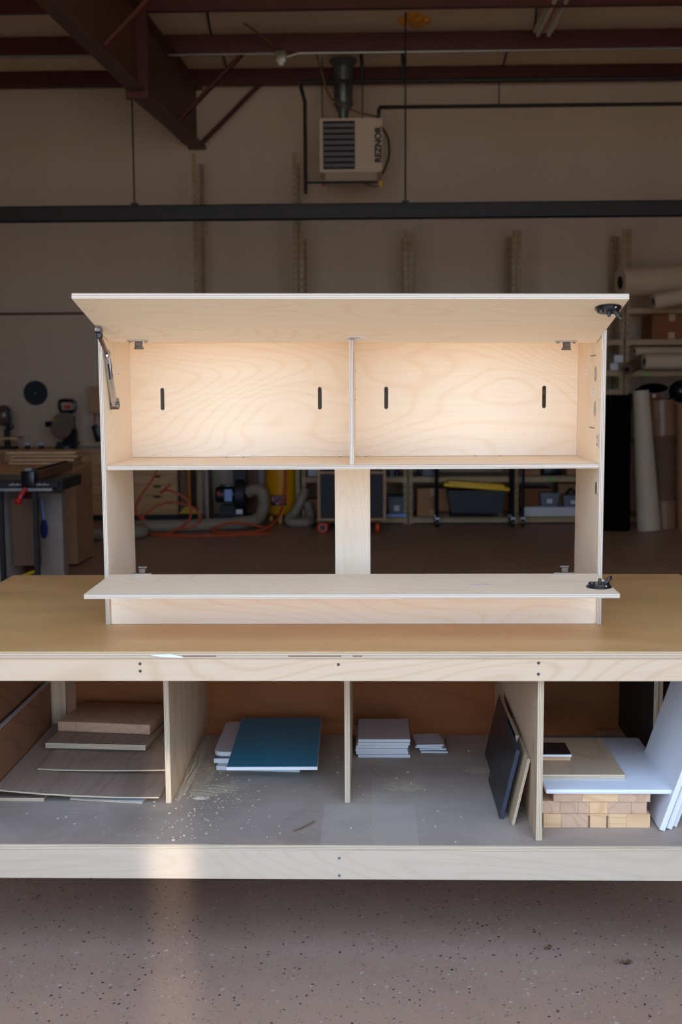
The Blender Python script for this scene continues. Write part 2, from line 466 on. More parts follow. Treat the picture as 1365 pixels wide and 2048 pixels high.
b.lohi((DOOR_X0, FRONT_Y-.15, DOOR_Z), (DOOR_X1, FRONT_Y, 4.6)); struct(b.obj('wall_front', 'wall_paint'))
struct(B().lohi((XL, YB-.012, 2.395), (-2.2, YB-.001, 2.425)).obj('trim_1', 'brown_steel'))
# roof insulation: vinyl blanket that billows down between the purlins
def roof():
    b = B(); bm = b.bm; ys = []; y = FRONT_Y-.15
    while y < YB+.15: ys.append(y); y += .11
    ys.append(YB+.15)
    xs = [XL-.15+i*(XR-XL+.3)/40 for i in range(41)]
    def z(x, y):
        k = ((13.7-y)/1.65) % 1.0
        return zb(y)+.185-.075*math.sin(math.pi*k)**.7-.012*math.sin(x*2.1+math.sin(y*3)*1.2)*math.sin(math.pi*k)
    G = [[bm.verts.new((x, y, z(x, y))) for x in xs] for y in ys]
    T = [[bm.verts.new((x, y, zb(y)+.4)) for x in (xs[0], xs[-1])] for y in (ys[0], ys[-1])]
    for i in range(len(ys)-1):
        for j in range(len(xs)-1): bm.faces.new((G[i][j], G[i][j+1], G[i+1][j+1], G[i+1][j]))
    bm.faces.new((T[0][0], T[0][1], T[1][1], T[1][0]))
    return struct(b.obj('ceiling', 'roof_vinyl', base=(0, 0, 4.9))), z
_, roof_z = roof()
for i, (xa, xb_, ya, yb_) in enumerate(((-1.45, -1.32, 11.95, 10.5), (-1.5, -1.38, 13.6, 12.1), (1.72, 1.55, 11.95, 10.5), (1.6, 1.5, 13.6, 12.1))):
    pts = [(xa+(xb_-xa)*k/8, ya+(yb_-ya)*k/8, roof_z(xa, ya+(yb_-ya)*k/8)-.004) for k in range(9)]
    struct(B().tube(pts, .012, 6, 2).obj('trim_%d' % (i+2), 'black_pipe'))
for k, lab in enumerate(('dark red steel eave purlin running along the top of the back wall',
                         'dark red steel roof purlin with a pale conduit clipped beneath it',
                         'dark red steel roof purlin beside the torn insulation patch',
                         'dark red steel roof purlin passing over the splice of the rafter')):
    y = 13.7-1.65*k; z = zb(y)
    pl = thing('roof_purlin', (0, y, z), lab, 'beam', 'roof purlins')
    B().lohi((XL, y-.008, z), (XR, y, z+.19)).obj('web', 'red_steel', pl)
    B().lohi((XL, y, z), (XR, y+.06, z+.006)).obj('bottom_flange', 'red_steel', pl)
    B().lohi((XL, y-.07, z+.184), (XR, y, z+.19)).obj('top_flange', 'red_steel', pl)
# tapered steel rafter
rf = thing('rafter', (-1.9, 13.9, 4.29), 'tapered brown steel rafter with diagonal flange braces, ending at the back wall', 'beam')
def rz(y): return 4.09+(y-10.4)*.05 if y < 10.4 else 4.075+(y-10.4)*.065
def flange(y0, y1, w, z0, z1, name, mat, t=.014):
    b = B(); b.prism([(y0, z0), (y1, z1), (y1, z1+t), (y0, z0+t)], -1.9-w/2, -1.9+w/2, 'x'); b.obj(name, mat, rf)
flange(3.5, 10.4, .14, rz(3.5), rz(10.39), 'bottom_flange', 'brown_steel')
flange(10.4, 13.9, .2, rz(10.41), rz(13.9), 'bottom_flange', 'brown_steel')
flange(3.5, 13.9, .18, zb(3.5)-.016, zb(13.9)-.016, 'top_flange', 'brown_steel')
B().prism([(3.5, rz(3.5)+.01), (10.4, rz(10.39)+.01), (13.9, rz(13.9)+.01), (13.9, zb(13.9)-.01), (3.5, zb(3.5)-.01)], -1.905, -1.895, 'x').obj('web', 'brown_steel', rf)
B().lohi((-2.0, 10.37, rz(10.39)-.06), (-1.8, 10.43, zb(10.4)-.016)).obj('splice_plate', 'red_steel', rf)
B().lohi((-2.0, 13.86, rz(13.9)-.02), (-1.8, 13.995, rz(13.9))).obj('bearing_plate', 'brown_steel', rf)
for y, s in ((13.7, 1), (13.7, -1), (12.05, 1), (8.75, 1)):
    b = B(); z0 = rz(y)+.01; z1 = zb(y)+.02
    b.cyl((-1.9+s*.09, y-.02, z0), (-1.9+s*.78, y-.02, z1), .026, None, 6); b.obj('flange_brace', 'red_steel', rf)

# hung black channel across the shop
bt = thing('hanging_channel', (0, 11.0, 3.077), 'long black steel channel hung across the shop on thin rods', 'beam')
b = B(); b.lohi((XL, 10.97, 3.077), (XR, 10.98, 3.218)); b.lohi((XL, 10.97, 3.21), (XR, 11.05, 3.218)); b.lohi((XL, 10.97, 3.077), (XR, 11.05, 3.085)); b.obj('channel', 'black_steel', bt)
for x in (-2.07, .43, 3.0):
    B().cyl((x, 11.0, 3.2), (x, 11.0, roof_z(x, 11.0)+.01), .008, None, 8).obj('hanger_rod', 'black_pipe', bt)
    B().lohi((x-.03, 10.98, 3.218), (x+.03, 11.04, 3.24)).obj('clamp', 'black_pipe', bt)

# gas pipes, conduit, junction box, cable
tag(B().tube([(3.9+3, 12.4, 4.648), (-.6, 12.4, 4.648), (-.602, 12.42, 4.6), (-.565, 12.5, 4.47), (-.565, 12.5, 3.55), (-.565, 12.5, 3.54)], .02, 8, 0).obj('gas_pipe', 'black_pipe'),
    'black gas pipe running under the eave purlin and dropping beside the heater', 'pipe')
tag(B().tube([(6.9, 12.4, 4.385), (.205, 12.4, 4.385), (.2, 12.42, 4.36), (.2, 12.64, 4.335)], .02, 8, 0).obj('gas_pipe', 'black_pipe'),
    'black pipe entering the top right corner of the heater', 'pipe')
tag(B().cyl((.19+.0, 12.5, 3.655), (-.56, 12.5, 3.655), .012, None, 8).obj('gas_pipe', 'black_pipe'), 'thin black supply pipe crossing below the heater', 'pipe')
for x, lab in ((.03, 'dark strut from roof to gas pipe just right of the heater flue'), (.45, 'dark strut from roof to gas pipe, well clear of the flue')):
    tag(B().tube([(x-.03, 12.2, roof_z(x, 12.2)+.01), (x, 12.38, 4.82), (x, 12.39, 4.66)], .018, 6, 0).obj('pipe_hanger', 'black_pipe'), lab, 'hanger', 'gas pipe hangers')
tag(B().cyl((1.43, 12.4, 4.4), (1.43, 12.4, 4.64), .007, None, 6).obj('pipe_hanger', 'black_pipe'), 'thin rod tying the lower pipe to the gas pipe', 'hanger')
cz = zb(12.05)-.02
cd = thing('conduit_run', (0, 12.02, cz), 'pale steel conduit running along the underside of a roof purlin', 'conduit')
B().tube([(XL, 12.02, cz), (-.86, 12.02, cz), (-.8, 12.02, cz-.03), (-.7, 12.02, cz-.03), (-.6, 12.02, cz), (XR, 12.02, cz)], .016, 8, 0).obj('tube', 'conduit', cd)
jb = B().lohi((-.83, 11.98, cz-.09), (-.72, 12.05, cz+.02), .008).obj('junction_box', 'conduit', cd)
B().sphere((-.775, 12.0, cz-.1), .035, (1, 1, .8)).obj('sensor_lens', 'lens_white', cd)
tag(B().tube([(-1.05, 11.2, 4.88), (-.9, 11.6, 4.86), (-.78, 11.98, cz+.02)], .01, 6).obj('electric_cable', 'brown_cable'), 'thin cable dropping from the roof to the conduit junction box', 'cable')
tag(B().tube([(-.42, 12.02, cz-.01), (-.38, 12.2, 4.7), (-.3, 12.4, 4.5), (-.1, 12.45, 4.38), (.18, 12.52, 4.32)], .011, 6).obj('electric_cable', 'brown_cable'), 'brown cable sagging past the flue to the top of the heater', 'cable')

# unit heater
ht = thing('unit_heater', (-.09, 12.75, 3.7), 'cream hanging gas unit heater with grey louvers and black maker name', 'heater')
B().lohi((-.42, 12.62, 3.775), (.23, 13.1, 4.325), .006).obj('casing', 'heater_cream', ht)
b = B(); b.prism([(12.62, 3.775), (13.1, 3.775), (13.02, 3.70), (12.7, 3.70)], -.37, .18, 'x'); b.obj('drip_pan', 'heater_cream', ht)
fr = B()
for lo, hi in (((-.42, 12.6, 3.775), (-.385, 12.62, 4.325)), ((-.05, 12.6, 3.775), (.235, 12.62, 4.325)), ((-.385, 12.6, 3.775), (-.05, 12.62, 3.805)), ((-.385, 12.6, 4.298), (-.05, 12.62, 4.325))): fr.lohi(lo, hi)
fp = fr.obj('front_panel', 'heater_cream', ht)
B().lohi((-.386, 12.617, 3.804), (-.049, 12.622, 4.299)).obj('opening', 'dark_void', ht)
for k in range(8):
    z = 3.845+k*.0585
    B().box((-.2175, 12.6, z), (.325, .044, .005), (R(-42), 0, 0)).obj('louver', 'louver_grey', ht)
B().lohi((.163, 12.597, 3.79), (.228, 12.601, 4.31)).obj('name_strip', 'heater_cream', ht)
lettering('REZNOR', 'lettering', 'ink_black', .092, (.196, 12.594, 4.05), (R(90), R(-90), 0), ht, .001, 1.0)
B().tube([(.232, 12.8, 4.27), (.3, 12.8, 4.15), (.31, 12.8, 3.98), (.27, 12.8, 3.85), (.232, 12.8, 3.78)], .012, 8).obj('power_cord', 'black_pipe', ht)
B().tube([(.05, 12.64, 3.665), (.12, 12.64, 3.64), (.18, 12.64, 3.63), (.22, 12.64, 3.67), (.21, 12.66, 3.71)], .008, 6).obj('gas_lead', 'brown_cable', ht)
B().lohi((.2, 12.62, 3.62), (.235, 12.64, 3.69)).obj('warning_tag', 'yellow_tag', ht)
B().cyl((-.4, 12.62, 3.66), (-.37, 12.62, 3.66), .022).obj('valve_knob', 'red_plastic', ht)
for x in (-.40, .03): B().cyl((x, 12.9, 4.32), (x, 12.9, roof_z(x, 12.9)+.01), .006, None, 6).obj('hanger_rod', 'black_pipe', ht)
fl = thing('flue_pipe', (-.17, 12.85, 4.325), 'round galvanised flue rising from the heater into the roof', 'duct')
B().lathe([(.05, 4.325), (.052, 4.42), (.095, 4.5), (.1, 4.52), (.1, 4.975)], (-.175, 12.85, 0), 20).obj('pipe', 'galvanised', fl)
B().lathe([(.103, 4.5), (.108, 4.51), (.103, 4.53)], (-.175, 12.85, 0), 20).obj('collar', 'galvanised', fl)
B().lathe([(.1, 4.9), (.15, 4.955), (.15, 4.97), (.1, 4.97)], (-.175, 12.85, 0), 20).obj('roof_collar', 'galvanised', fl)

# torn insulation and strip light on the roof
b = B(); rr = random.Random(3)
for k in range(16):
    a = rr.random()*6.28; q = rr.random()*.09
    x = .52+math.cos(a)*q*1.4; y = 11.2+math.sin(a)*q*2; b.sphere((x, y, roof_z(x, y)-.005), .035+.03*rr.random(), (1.2, 1.3, .8), 8)
tag(b.obj('insulation_patch', 'foam_orange'), 'torn clump of orange insulation bulging from the roof', 'insulation')
sl = thing('strip_light', (1.72, 10.6, 4.75), 'pale fluorescent strip light with two tubes under the roof', 'light')
B().lohi((1.63, 9.2, roof_z(1.7, 10.4)-.14), (1.81, 11.35, roof_z(1.7, 10.4)-.10)).obj('housing', 'lamp_white', sl)
for x in (1.67, 1.77): B().cyl((x, 9.22, roof_z(1.7, 10.4)-.165), (x, 11.33, roof_z(1.7, 10.4)-.165), .019, None, 10).obj('tube', 'lamp_white', sl)
B().lohi((1.71, 9.22, roof_z(1.7, 10.4)-.15), (1.73, 11.34, roof_z(1.7, 10.4)-.139)).obj('ballast_cover', 'tube_red', sl)
for y in (9.6, 11.0): B().cyl((1.72, y, roof_z(1.7, 10.4)-.11), (1.72, y, roof_z(1.72, y)+.01), .006, None, 6).obj('hanger_rod', 'black_pipe', sl)

# ================================================================ workbench
wbn = thing('workbench', (0, 3.62, 0), 'long plywood workbench with tan hardboard top and open dusty lower shelf', 'workbench')
YF, YR = 3.0095, 4.2295
o = board('bench_top', (2.44, 1.22, .0165), (0, 3.6195, .88825), face='shop_ply_y', edge='shop', parent=wbn)
o = lohi_board('hardboard_surface', (-1.22, YF-.002, .8965), (1.22, YR, .90), face='hardboard', edge='hardboard_lip', parent=wbn, bev=.0006)
lohi_board('front_rail', (-1.22, YF+.004, .819), (1.22, YF+.022, .88), face='rail_birch', parent=wbn)
lohi_board('rear_rail', (-1.22, YR-.03, .819), (1.22, YR-.012, .88), face='rail_birch', parent=wbn)
lohi_board('lower_shelf', (-1.22, YF+.001, .3555), (1.22, 3.99, .37), face='dusty_ply', edge='shop', parent=wbn).location  # dusty deck
lohi_board('lower_rail', (-1.22, YF, .275), (1.22, YF+.018, .3555), face='grubby_birch', parent=wbn)
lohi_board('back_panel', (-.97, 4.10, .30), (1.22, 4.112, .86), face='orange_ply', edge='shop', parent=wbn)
lohi_board('divider', (-.509, 3.32, .37), (-.493, 4.10, .8799), face='shop_ply_z', edge='shop', parent=wbn)
lohi_board('divider', (.0195, 3.328, .37), (.0355, 4.10, .8799), face='shop_ply_z', edge='shop', parent=wbn)
lohi_board('divider', (.541, 3.048, .37), (.558, 4.10, .819), face='shop_ply_z', edge='shop', parent=wbn)
lohi_board('divider', (.985, 3.6, .37), (1.0, 4.10, .8799), face='dark_panel', edge='shop', parent=wbn)
lohi_board('divider', (1.0, 3.61, .37), (1.016, 4.10, .8799), face='walnut_y', edge='shop', parent=wbn)
lohi_board('side_panel', (-1.064, 3.03, .37), (-1.046, 4.10, .8799), face='walnut_y', edge='shop', parent=wbn)
lohi_board('side_panel', (1.11, 3.03, .37), (1.128, 4.10, .8799), face='shop_ply_z', edge='shop', parent=wbn)
lohi_board('back_stile', (-1.046, 3.985, .30), (-.975, 4.0, .8799), face='shop_ply_z', edge='shop', parent=wbn)
for x in (-.513, .012, .5375):
    for z in ((.866, .846) if x < 0 else (.864,) if x < .1 else (.868, .838)):
        B().cyl((x, YF+.0035, z), (x, YF+.006, z), .0042, None, 10).obj('screw', 'screw_dark', wbn)
for z in (.335, .286): B().cyl((.011, YF-.0006, z), (.011, YF+.004, z), .0042, None, 10).obj('screw', 'screw_zinc', wbn)
for x in (-.95, .95):
    for y in (3.85, 4.08):
        lg = B().lohi((x-.045, y-.045, .09), (x+.045, y+.045, .3555)).obj('leg', 'shop_ply_z', wbn)
        B().lathe([(.001, -.02), (.04, -.02), (.045, -.012), (.045, .012), (.04, .02), (.001, .02)], (x, y, .0452), 20, 'x').obj('caster', 'black_plastic', wbn)
B().prism([(-.487, .892), (-.43, .8935), (-.395, .8845), (-.40, .8835), (-.46, .886)], YF-.0025, YF+.003, 'y').obj('paint_smear', 'white_edge', wbn)
for x0, x1 in ((-.40, -.31), (-.12, .02), (.05, .075)): B().lohi((x0, YF-.0004, .8862), (x1, YF+.003, .8888)).obj('edge_stain', 'splinter', wbn)
# sawdust drifts
def sawdust():
    b = B(); bm = b.bm; rr = random.Random(11)
    def drift(cx, cy, lx, ly, h, n=26):
        ph = [rr.random()*9 for _ in range(6)]
        g = [[None]*(n+1) for _ in range(n+1)]
        for i in range(n+1):
            for j in range(n+1):
                u, v = i/n*2-1, j/n*2-1
                e = max(0, 1-(u*u+v*v)); k = math.sin(u*9+ph[0]+2*math.sin(v*7+ph[1]))*.5+math.sin(v*13+ph[2]+u*5)*.5
                z = .3697+h*max(0, e*(.6+.5*k)+.15*(rr.random()-.5)*e) - (.0006 if e < .04 else 0)
                g[i][j] = bm.verts.new((cx+u*lx, cy+v*ly, z))
        for i in range(n):
            for j in range(n): bm.faces.new((g[i][j], g[i+1][j], g[i+1][j+1], g[i][j+1]))
    drift(-.475, 3.66, .02, .33, .011); drift(-.43, 3.58, .035, .17, .004); drift(-.405, 3.42, .055, .05, .0035); drift(-.41, 3.36, .03, .012, .007, 14)
    drift(-.36, 3.45, .06, .05, .0025); drift(.2, 3.47, .08, .06, .0012); drift(.44, 3.62, .06, .05, .001)
    for k in range(420):
        if rr.random() < .62: x, y = rr.gauss(-.38, .08), rr.uniform(3.05, 3.85)
        else: x, y = rr.uniform(-.98, .52), rr.uniform(3.03, 3.9)
        x = max(x, -.485) if x > -.52 else x
        s = .0012+.0022*rr.random()**3
        b.box((x, y, .37+s*.4), (s*2.2, s*1.5, s), (0, 0, rr.random()*3))
    return tag(b.obj('sawdust', 'dust'), 'pale sawdust drifted along a divider on the dusty bench shelf', 'sawdust', None, 'stuff')
sawdust()
tag(B().tube([(-.118, 3.105, .372), (-.10, 3.12, .373), (-.062, 3.165, .377)], .0022, 6).obj('wood_splinter', 'splinter'), 'thin dark splinter of wood lying on the bench shelf', 'splinter')

def leaf(x, y, s, a, lab):
    b = B(); n = 10; V = [b.bm.verts.new((x+s*math.cos(a)*(k/n-.5), y+s*math.sin(a)*(k/n-.5), .004+.006*math.sin(k))) for k in range(n+1)]
    for sg in (1, -1):
        W = [b.bm.verts.new((v.co.x-sg*math.sin(a)*s*.28*math.sin(math.pi*k/n), v.co.y+sg*math.cos(a)*s*.28*math.sin(math.pi*k/n), .002+.008*(k % 2))) for k, v in enumerate(V)]
        for k in range(n): b.bm.faces.new((V[k], V[k+1], W[k+1], W[k]))
    return tag(b.obj('dry_leaf', 'splinter'), lab, 'leaf')
leaf(.597, 3.17, .03, .6, 'small curled dry leaf lying alone on the concrete')
leaf(.80, 3.09, .04, .1, 'flat brown leaf fragment lying near the bench corner')
# ---------------------------------------------------------------- offcuts on the shelf
def sheet(name, x0, x1, y0, y1, zf, t, face, edge, n=16):
    """a thin warped sheet: zf(u, v) gives the underside height"""
    b = B(); bm = b.bm; up_, dn = [], []
    for j in range(n+1):
        u_, d_ = [], []
        for i in range(n+1):
            u, v = i/n, j/n; x, y, z = x0+(x1-x0)*u, y0+(y1-y0)*v, zf(u, v)
            d_.append(bm.verts.new((x, y, z))); u_.append(bm.verts.new((x, y, z+t)))
        up_.append(u_); dn.append(d_)
    for j in range(n):
        for i in range(n):
            bm.faces.new((up_[j][i], up_[j][i+1], up_[j+1][i+1], up_[j+1][i])); bm.faces.new((dn[j][i], dn[j+1][i], dn[j+1][i+1], dn[j][i+1]))
    def strip(a, c):
        for k in range(n): f = bm.faces.new((a[k], a[k+1], c[k+1], c[k])); f.material_index = 1
    strip(dn[0], up_[0]); strip(up_[n], dn[n]); strip([r[0] for r in up_], [r[0] for r in dn]); strip([r[n] for r in dn], [r[n] for r in up_])
    return b.obj(name, [face, edge])
G1 = 'offcuts in the left bay of the bench shelf'
tag(lohi_board('plywood_offcut', (-1.019, 3.33, .3702), (-.874, 3.88, .381), face='veneer_y', edge='shop'), 'narrow plywood offcut lying under the large warped sheet', 'board', G1)
tag(board('thin_panel', (.225, .3, .006), (-.668, 3.475, .3736), (0, 0, R(-8)), face='white_melamine', edge='shop_edge_z'), 'thin white-faced panel poking out under the large warped sheet', 'board', G1)
tag(sheet('plywood_sheet', -1.017, -.528, 3.312, 3.97, lambda u, v: .3818+.028*(1-u)**2+.006*(1-v)*u, .0045, 'veneer_y', 'shop_edge_z'), 'large thin brown plywood sheet with a bowed front edge', 'board', G1)
tag(sheet('plywood_sheet', -.94, -.535, 3.5, 3.9, lambda u, v: .4075+.004*(u-.3)**2*4-.008*u+.012*(1-u)*0, .0042, 'veneer_y', 'shop_edge_z'), 'smaller thin wavy plywood sheet lying on the large bowed sheet', 'board', G1)
tag(board('plywood_offcut', (.335, .36, .018), (-.79, 3.862, .4245), (R(0), 0, R(-4)), face='veneer_y', edge='shop'), 'thick plywood offcut under the butcher block in the left bay', 'board', G1)
bb = B(); bb.box((0, 0, 0), (.325, .25, .036), None, .006)
o = bb.obj('butcher_block', 'butcher_y', base=(0, 0, 0)); o.location = (-.785, 3.92, .4525); o.rotation_euler = (0, 0, R(-7))
tag(o, 'round-cornered butcher block lying on top of the brown offcuts', 'board', G1)
tag(board('standing_plank', (.016, .86, .2), (-1.028, 3.53, .4703), face='walnut_y', edge='lilac_white'), 'brown plank standing on edge against the side panel of the bench', 'board', G1)

G2 = 'laminate samples beside the sawdust'
def rounded_board(name, w, d, t, rad, mats):
    b2 = bmesh.new(); bmesh.ops.create_cube(b2, size=1); bmesh.ops.scale(b2, vec=(w, d, t), verts=b2.verts)
    ve = [e for e in b2.edges if abs((e.verts[0].co-e.verts[1].co).z) > t*.5]
    bmesh.ops.bevel(b2, geom=ve, offset=rad, segments=5, affect='EDGES', profile=.5)
    for f in b2.faces: f.normal_update(); f.material_index = 0 if abs(f.normal.z) > .9 else 1
    b = B(); b.add(b2); return b.obj(name, mats, base=(0, 0, 0))
tag(board('sample_board', (.27, .34, .0135), (-.252, 3.775, .37685), (0, 0, R(-4)), face='white_melamine', edge='white_edge'), 'white board at the bottom of the laminate sample stack', 'board', G2)
tag(board('sample_board', (.30, .31, .015), (-.262, 3.80, .3915), (0, 0, R(1)), face='navy_laminate', edge='white_edge'), 'navy laminate board with a white edge below the rounded board', 'board', G2)
o = rounded_board('sample_board', .27, .34, .014, .03, ['lilac_white', 'white_edge']); o.location = (-.277, 3.835, .4065)
tag(o, 'pale lilac board with rounded corners under the teal board', 'board', G2)
tag(board('sample_board', (.281, .53, .0105), (-.213, 3.752, .4192), (0, 0, R(1.0)), face='teal_laminate', edge='white_edge'), 'teal laminate board on top of the sample stack', 'board', G2)
pos = ('bottom', 'second from the bottom', 'third from the bottom', 'fourth from the bottom', 'fifth from the bottom', 'top')
for k in range(6):
    dx, dy, rz_ = ((.002, 0, 0), (-.006, .004, .8), (-.005, .002, -.6), (-.005, .005, .3), (.002, .004, -.4), (.002, .008, .2))[k]
    tag(board('white_tile', (.172, .235, .0096), (.1385+dx, 3.86+dy, .3749+k*.01), (0, 0, R(rz_)), face='lilac_white', edge='white_edge'),
        'white square board, %s of the tall white stack' % pos[k], 'tile', 'tall stack of white boards')
for k, (fx, dx, dy, an, lab) in enumerate((('black_laminate', .31, 3.853, -1, 'black tile at the bottom of the small tile stack'), ('lilac_white', .303, 3.862, 2, 'pale tile directly on the black tile'),
                                  ('lilac_white', .294, 3.866, -3, 'pale tile, second from the top of the small stack'), ('lilac_white', .291, 3.866, 4, 'pale tile on top of the small tile stack'))):
    tag(board('sample_tile', (.09, .125, .0058), (dx, dy, .3732+k*.0062), (0, 0, R(an)), face=fx, edge='white_edge'), lab, 'tile', 'small stack of sample tiles')
# leaning black boards and plywood
LA = R(12.7)
def leaner(name, xb_, y0, y1, L, t, face, edge, ang, lab, grp):
    """board standing on the shelf with its foot at xb_ and its top leaning to +x"""
    zc = .3702+(L/2)*math.cos(ang)+(t/2)*math.sin(ang); xc = xb_+(L/2)*math.sin(ang)-0*(t/2)*math.cos(ang)
    return tag(board(name, (t, y1-y0, L), (xc, (y0+y1)/2, zc), (0, ang, 0), face=face, edge=edge), lab, 'board', grp)
G3 = 'boards leaning on the divider'
leaner('leaning_board', .466, 3.2, 3.52, .205, .012, 'black_laminate', 'black_edge', LA, 'black board with a speckled edge leaning in front of the others', G3)
leaner('leaning_board', .4795, 3.33, 3.78, .208, .010, 'black_laminate', 'shop_edge_x', LA, 'black-faced board with a brown edge leaning behind the speckled one', G3)
leaner('leaning_board', .493, 3.155, 3.55, .195, .009, 'shop_ply_z', 'shop_edge_x', LA, 'bare plywood strip leaning against the bench divider', G3)
# butcher block stack with slab
G4 = 'wood blocks stacked in the right bay'
def block(lo, hi, n, lab, seed, grooves=0):
    rr = random.Random(seed); t = thing('laminated_block', ((lo[0]+hi[0])/2, (lo[1]+hi[1])/2, lo[2]), lab, 'block', G4)
    cutsx = sorted([lo[0]+(hi[0]-lo[0])*(k+rr.uniform(-.2, .2))/n for k in range(1, n)]); ex = [lo[0]]+cutsx+[hi[0]]
    for k in range(n):
        B().lohi((ex[k]+.0002, lo[1]+rr.uniform(0, .0006), lo[2]), (ex[k+1]-.0002, hi[1], hi[2]), .0005).obj('lamella', ('butcher_y', 'butcher_x')[rr.random() < .5], t)
    for k in range(grooves):
        x = lo[0]+(hi[0]-lo[0])*(.42+.17*k); B().lohi((x, lo[1]-.0012, lo[2]), (x+.005, lo[1]+.002, hi[2]-.004)).obj('glue_line', 'splinter', t)
    return t
block((.575, 3.14, .3702), (.87, 3.5, .4095), 5, 'laminated wood block with two dark glue lines at the bottom of the stack', 1, 2)
block((.563, 3.145, .4097), (.861, 3.5, .4445), 6, 'laminated end-grain block in the middle of the stack', 2)
block((.602, 3.14, .4447), (.869, 3.5, .4685), 3, 'light wood block directly under the white slab', 3)
tag(B().box((.7605, 3.368, .4762), (.363, .474, .0148), None, .0055).obj('white_slab', 'white_melamine'), 'white slab with a rounded front edge on the wood blocks', 'slab')
tag(lohi_board('plywood_offcut', (.565, 3.215, .4838), (.815, 3.55, .497), face='shop_ply_y', edge='shop'), 'square plywood offcut lying on the white slab', 'board')
tag(B().lohi((.565, 3.335, .4972), (.682, 3.44, .511), .001).obj('wood_block', 'butcher_x'), 'small wood block under the little black tile', 'block')
tag(lohi_board('sample_tile', (.562, 3.325, .5113), (.683, 3.44, .5185), face='black_laminate', edge='white_edge'), 'small black-topped tile on the wood block above the slab', 'tile')
for k, (dx, dy, L) in enumerate(((.889, 0, .40), (.911, .012, .39), (.929, .03, .38))):
    leaner('melamine_sheet', dx+.008, 3.115+dy, 3.46+dy, L, .0155, 'white_melamine', 'white_edge', R(18.5),
           ('white panel leaning at the right end, touching the slab', 'white panel leaning between two other white panels', 'white panel leaning farthest from the white slab')[k], 'white panels leaning at the bench end')

# ================================================================ plywood cabinet on the bench
Z0 = .9003
CX0, CX1, CY, CD = -.6778, .7662, 3.347, .372
T = .0135
cb = thing('camper_cabinet', ((CX0+CX1)/2, CY+CD/2, Z0), 'birch plywood cabinet with raised lid and folded-down front flap', 'cabinet')
lohi_board('side_panel', (CX0, CY, Z0), (CX0+T, CY+CD+.012, Z0+.845), face='birch_z', parent=cb)
sp = lohi_board('side_panel', (CX1-T, CY, Z0), (CX1, CY+CD+.012, Z0+.845), face='birch_z', parent=cb)
# routed outline and two finger holes in the right side panel, in the panel's own space
sc_ = Vector((CX1-T/2, CY+(CD+.012)/2, Z0+.4225))
c = B()
xg0, xg1 = CX1-T-.002-sc_.x, CX1-T+.004-sc_.x
for (y0, y1, z0, z1) in ((3.519, 3.522, .5625, .776), (3.43, 3.522, .773, .776), (3.43, 3.522, .5625, .5655)):
    c.lohi((xg0, y0-sc_.y, Z0+z0-sc_.z), (xg1, y1-sc_.y, Z0+z1-sc_.z))
cut(sp, c)
c = B()
for z0, z1 in ((.699, .743), (.598, .643)):
    zc, hz = Z0+(z0+z1)/2-sc_.z, (z1-z0)/2
    c.prism([(3.436-sc_.y+.022*math.cos(a), zc+hz*math.sin(a)) for a in [k*math.pi/10 for k in range(20)]], xg0, CX1-T+.0095-sc_.x, 'x')
cut(sp, c)
TI = T
bk = board('back_panel', (CX1-CX0-2*TI, .012, .368), ((CX0+CX1)/2, CY+CD+.006, Z0+.466+.184), face='birch_x', parent=cb)
c = B(); bc = Vector(((CX0+CX1)/2, CY+CD+.006, Z0+.65))
for x in (-.5625, -.0615, .149, .647):
    zc, h, r_ = Z0+.651-bc.z, .0355-.0062, .0062; cx = x-bc.x
    poly = [(cx+r_*math.cos(a), zc+h+r_*math.sin(a)) for a in [k*math.pi/8 for k in range(9)]]+[(cx-r_*math.cos(a), zc-h-r_*math.sin(a)) for a in [k*math.pi/8 for k in range(9)]]
    c.prism(poly, -.02, .02, 'y')
cut(bk, c)
lohi_board('shelf', (CX0+TI, CY+.008, Z0+.4525), (CX1-TI, CY+CD+.012, Z0+.4655), face='birch_x', parent=cb)
lohi_board('divider', (.0385, CY+.014, Z0+.4655), (.0515, CY+CD, Z0+.822), face='birch_z', parent=cb)
lohi_board('top_panel', (CX0+TI, CY+.085, Z0+.826), (CX1-TI, CY+CD+.012, Z0+.839), face='birch_x', parent=cb)
lohi_board('centre_post', (-.016, CY+CD, Z0), (.0975, CY+CD+.012, Z0+.4525), face='birch_z', parent=cb)
lohi_board('bottom_rail', (CX0+TI, CY+.008, Z0), (CX1-TI, CY+.021, Z0+.122), face='birch_x', parent=cb)
lohi_board('rear_rail', (CX0+TI, CY+CD-.001, Z0), (CX1-TI, CY+CD+.012, Z0+.06), face='birch_x', parent=cb).name
# small screw-cam dowels along the shelf and the divider
for x in (-.36, -.305, .003, .085, .43, .51): B().cyl((x, CY+CD-.012, Z0+.4654), (x, CY+CD-.012, Z0+.467), .0035, None, 8).obj('screw', 'screw_dark', cb)
for z in (.735, .68, .646): B().cyl((.0514, CY+CD-.02, Z0+z), (.0525, CY+CD-.02, Z0+z), .003, None, 8).obj('screw', 'screw_dark', cb)
